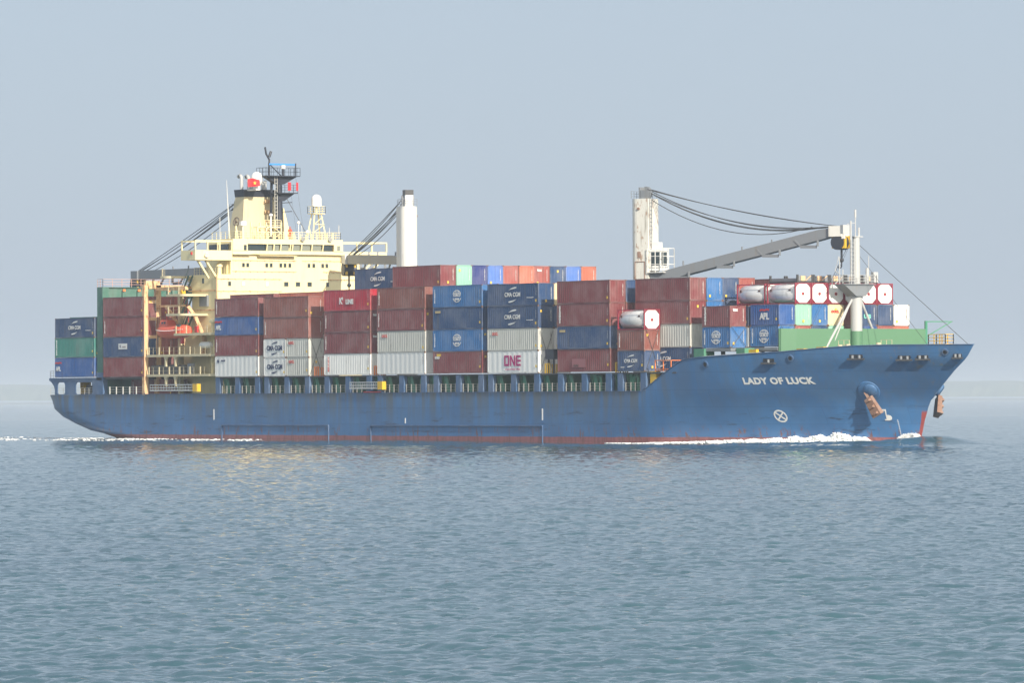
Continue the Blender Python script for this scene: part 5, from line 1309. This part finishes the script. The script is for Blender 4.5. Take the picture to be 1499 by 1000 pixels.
# bow wave: swelling in front of and beside the stem
def g(x0, y0, sx, sy, a=0.):
    c_, s_ = math.cos(a), math.sin(a); u = (X-x0)*c_+(Y-y0)*s_; v = -(X-x0)*s_+(Y-y0)*c_; return np.exp(-(u/sx)**2-(v/sy)**2)
for sg in (-1, 1):
    Zs += .75*g(69.0, sg*2.5, 5.5, 3.6, sg*-.5) + .42*g(63.0, sg*9.5, 7, 2.4, -sg*.42) + .30*g(52, sg*15.5, 10, 2.2, -sg*.25) - .25*g(35, sg*17.5, 16, 3.5)
Zs += .25*g(-20, -17.5, 35, 3) - .0
Zs -= .34
hyw = np.interp(X, [-140, -128, -112, -90, -40, 0], [6, 9, 13.5, 16.1, 16.1, 16.1]); dd = -Y - hyw
lump = .6+.4*np.sin(X*.9+1.7*np.sin(X*.37))
Zs += .22*np.exp(-((dd-2.5-.03*(-60-X))/2.0)**2)*((X < -58) & (X > -175))*lump*np.clip((-58-X)/25, 0, 1)
Zs += .16*np.exp(-((dd-13-.10*(-85-X))/3.0)**2)*((X < -80) & (X > -190))*lump*np.clip((-80-X)/20, 0, 1)
# foam attribute
foam = np.full_like(X, -1.0)
def fo(f): 
    global foam; foam = np.maximum(foam, f)
hy = np.interp(X, [-140, -128, -112, -90, -40, 0], [6, 9, 13.5, 16.1, 16.1, 16.1])
dist = -Y - hy
fo(np.where((X < -62) & (X > -135), .86 - np.abs(dist-.9-.05*(-62-X))/(.9+.025*(-62-X)), -1))
fo(np.where((X < -85) & (X > -150), .74 - np.abs(dist-5-.12*(-85-X))/1.8, -1))
fo(np.where((X < -20) & (X >= -66), .70 - np.abs(dist-.6)/.9, -1))
fo(np.where((X >= -20) & (X < 34), .55 - np.abs(dist-.5)/.8, -1))
fo(np.where((X < -118), .86 - np.abs(Y-6-.12*(X+118))/5., -1)); fo(np.where(X < -120, .78-np.abs(Y+9+.1*(X+118))/6, -1))
hb_ = np.array([bow_y(x, .3) for x in np.linspace(30, 66.8, 80)]); byi = np.interp(X, np.linspace(30, 66.8, 80), hb_)
fo(np.where((X > 30) & (X < 67), .85 - np.abs(-Y-byi-.5)/(.9+.05*(67-X)), -1))
co = np.stack([X+DX, Y+DY, Zs], -1).reshape(-1, 3)
nr_, nc_ = X.shape; ii = np.arange(nr_*nc_).reshape(nr_, nc_)
F = np.stack([ii[:-1, :-1], ii[:-1, 1:], ii[1:, 1:], ii[1:, :-1]], -1).reshape(-1, 4)
# surrounding sheet, a little lower
base = len(co); rad_ = np.array([0, 30, 90, 300, 1000, 3000, 8000, 17000.]); th_ = np.linspace(0, 2*np.pi, 65)[:-1]
ex = [(CAM.x, CAM.y, -1.0)] + [(CAM.x+r_*math.cos(t), CAM.y+r_*math.sin(t), -1.0) for r_ in rad_[1:] for t in th_]
co = np.concatenate([co, np.array(ex)]); nt = 64
tri = []
Fq = []
for t in range(nt): t2 = (t+1) % nt; tri.append((base, base+1+t, base+1+t2))
for r_ in range(len(rad_)-2):
    for t in range(nt): t2 = (t+1) % nt; a = base+1+r_*nt; Fq.append((a+t, a+nt+t, a+nt+t2, a+t2))
F = np.concatenate([F, np.array(Fq)])
me = bpy.data.meshes.new("sea"); me.vertices.add(len(co)); me.vertices.foreach_set("co", co.astype(np.float32).ravel())
tri = np.array(tri); nl = F.size + tri.size; me.loops.add(nl); me.loops.foreach_set("vertex_index", np.concatenate([F.ravel(), tri.ravel()]).astype(np.int32))
npoly = len(F)+len(tri); me.polygons.add(npoly)
ls = np.concatenate([np.arange(len(F))*4, F.size+np.arange(len(tri))*3]).astype(np.int32); lt = np.concatenate([np.full(len(F), 4), np.full(len(tri), 3)]).astype(np.int32)
me.polygons.foreach_set("loop_start", ls); me.polygons.foreach_set("loop_total", lt); me.polygons.foreach_set("use_smooth", np.ones(npoly, bool))
me.materials.append(MATS["sea_water"]); me.update(calc_edges=True)
at_ = me.attributes.new("foam", 'FLOAT', 'POINT'); at_.data.foreach_set("value", np.concatenate([foam.ravel(), np.full(len(ex), -1.)]).astype(np.float32))
sea = link("sea", me); sea["kind"] = "structure"; sea["label"] = "grey blue choppy sea"

# bow wave foam: lumps and droplets thrown along the hull
rs = np.random.RandomState(5)
def blobs(P, S, name, label):
    ico = np.array([(0, 0, 1), (.894, 0, .447), (.276, .851, .447), (-.724, .526, .447), (-.724, -.526, .447), (.276, -.851, .447), (.724, .526, -.447), (-.276, .851, -.447), (-.894, 0, -.447), (-.276, -.851, -.447), (.724, -.526, -.447), (0, 0, -1)])
    fc = np.array([(0, 1, 2), (0, 2, 3), (0, 3, 4), (0, 4, 5), (0, 5, 1), (1, 6, 2), (2, 7, 3), (3, 8, 4), (4, 9, 5), (5, 10, 1), (6, 7, 2), (7, 8, 3), (8, 9, 4), (9, 10, 5), (10, 6, 1), (11, 7, 6), (11, 8, 7), (11, 9, 8), (11, 10, 9), (11, 6, 10)])
    v = (P[:, None, :] + ico[None]*S[:, None, :]*(1+.12*rs.randn(len(P), 12, 1))).reshape(-1, 3); f = (fc[None]+12*np.arange(len(P))[:, None, None]).reshape(-1, 3)
    me = bpy.data.meshes.new(name); me.from_pydata(v.tolist(), [], f.tolist()); me.materials.append(MATS["foam_white"]); me.polygons.foreach_set("use_smooth", [True]*len(f))
    o = link(name, me); o["kind"] = "stuff"; o["label"] = label; return o
def foam_h(x): 
    return interp(x, [(32, .02), (38, .14), (44, .34), (50, .55), (55, .78), (58.2, 1.15), (59.6, .95), (61, .5), (62.5, .12), (63.5, .03)])
P, S = [], []
for _ in range(15000):
    x = 32 + 31.5*rs.rand()**.85; H_ = foam_h(x)*(1+.25*math.sin(x*2.3)+.15*math.sin(x*5.9)); y = -bow_y(x, .4) - .05 - rs.rand()**1.5*(.8+.05*(62-x)); z_ = rs.rand()**1.3*H_*(1-.35*min(1, (-y-bow_y(x, .4))/3)) - .25
    s_ = .05+.09*rs.rand()*(1 if z_ < H_*.7 else .5); P.append((x, y, z_)); S.append((s_*1.8, s_*1.2, s_))
for _ in range(1500):
    x = 65.2+2.6*rs.rand(); H_ = .75*math.sin((x-65.2)/2.6*math.pi)**.6; y = -bow_y(min(x, 66.9), .6)-.1-.9*rs.rand(); z_ = .25+rs.rand()*H_; s_ = .02+.06*rs.rand()**2; P.append((x, y, z_)); S.append((s_*1.3, s_, s_*1.3))
blobs(np.array(P), np.array(S), "bow_wave_foam", "white broken foam of the bow wave along the hull")

P, S = [], []
for _ in range(9000):
    x = -60 - 118*rs.rand()**.8; hw = float(np.interp(x, [-140, -128, -112, -90, -40, 0], [6, 9, 13.5, 16.1, 16.1, 16.1]))
    k = rs.rand(); patch = math.sin(x*.55)+.7*math.sin(x*1.37+2)+.5*math.sin(x*3.1)
    if k < .55:
        if patch < .15-.006*(-60-x) or rs.rand() < (.55 if x > -122 else .93): continue
        d0 = 2.3+.03*(-60-x)+1.0*rs.randn(); zt = .24
    elif k < .8:
        if x > -88 or patch < .5: continue
        d0 = 12.5+.10*(-85-x)+1.6*rs.randn(); zt = .16
    else:
        if x > -112 or patch < .2 or rs.rand() < .6: continue
        d0 = -hw + 16*rs.rand(); zt = .12
    P.append((x, -hw-d0, -.34+zt*(.3+.8*rs.rand()))); s_ = .05+.10*rs.rand()**2; S.append((s_*3.0, s_*2.0, s_*.6))
for _ in range(2500):
    x = 22 + 13*rs.rand()**.6; 
    if math.sin(x*.8)+math.sin(x*2.1+1) < 1.1 - .06*(x): continue
    P.append((x, -16.3-.8*rs.rand(), -.34+.10*rs.rand())); s_ = .04+.05*rs.rand(); S.append((s_*4, s_*2, s_))
blobs(np.array(P), np.array(S), "wake_foam", "thin broken foam of the wake along the after hull and stern")

# ------------------------------------------------------------------ far shore
def far(v, a, z): return (CAM.x+view.x*v+rt.x*v*a, CAM.y+view.y*v+rt.y*v*a, z)
mbs = MB(); na_ = 260; amin, amax = -.16, .16; prof = []
for i in range(na_+1):
    a = amin+(amax-amin)*i/na_; h = 50.5+.8*math.sin(a*60)+.6*math.sin(a*171+1)+.8*math.sin(a*433+2)+rnd.uniform(-.6, .6); prof.append((a, h))
rows = [(15500, .15), (15530, .75), (15580, 1.0), (15700, 1.02), (16000, .9)]
for j, (v, f) in enumerate(rows):
    for a, h in prof: mbs.v.append(far(v*(1+rnd.uniform(-.0006, .0006)), a, .8+h*f*(1+rnd.uniform(-.012, .012))))
for j in range(len(rows)-1):
    for i in range(na_): o = j*(na_+1)+i; mbs.f.append((o, o+1, o+na_+2, o+na_+1)); mbs.m.append(0)
o = link("far_woodland", mbs.mesh("far_woodland", "woodland")); tag(o, None, None, kind="stuff"); o["label"] = "hazy line of distant coastal trees"
mbs = MB()
P0 = [far(15380, a, .0) for a in np.linspace(-.17, .17, 30)]; P1 = [far(16500, a, 3) for a in np.linspace(-.17, .17, 30)]; Pm = [far(15495, a, 1.2) for a in np.linspace(-.17, .17, 30)]
Pl = [(p[0], p[1], -2) for p in P0]
mbs.v = Pl+P0+Pm+P1
for r_ in range(3):
    for i in range(29): o_ = r_*30+i; mbs.f.append((o_, o_+1, o_+31, o_+30)); mbs.m.append(0)
o = link("far_shore", mbs.mesh("far_shore", "shore_sand")); o["kind"] = "structure"

# ------------------------------------------------------------------ haze (still air over the sea)
hz = MB(); B0 = []
for v, a in ((-60, None), (8600, None)):
    pass
p = [CAM + view*(-80) - rt*600, CAM + view*(-80) + rt*600, CAM + view*17500 + rt*3600, CAM + view*17500 - rt*3600]
hz.quadbox([(q_.x, q_.y, -4.0) for q_ in p] + [(q_.x, q_.y, 55.5) for q_ in p])
m = bpy.data.materials.new("haze"); m.use_nodes = True; nn_ = m.node_tree.nodes; nn_.remove(nn_["Principled BSDF"])
pv = nn_.new("ShaderNodeVolumePrincipled"); pv.inputs["Color"].default_value = (.74, .86, 1.0, 1); pv.inputs["Density"].default_value = .000115; pv.inputs["Anisotropy"].default_value = 0.0
m.node_tree.links.new(pv.outputs[0], nn_["Material Output"].inputs["Volume"]); MATS["haze"] = m
hz_o = link("haze", hz.mesh("haze", "haze")); hz_o["kind"] = "stuff"; hz_o["label"] = "thin pale haze over the water"
for o in bpy.data.objects:
    if "_L" in o: del o["_L"]
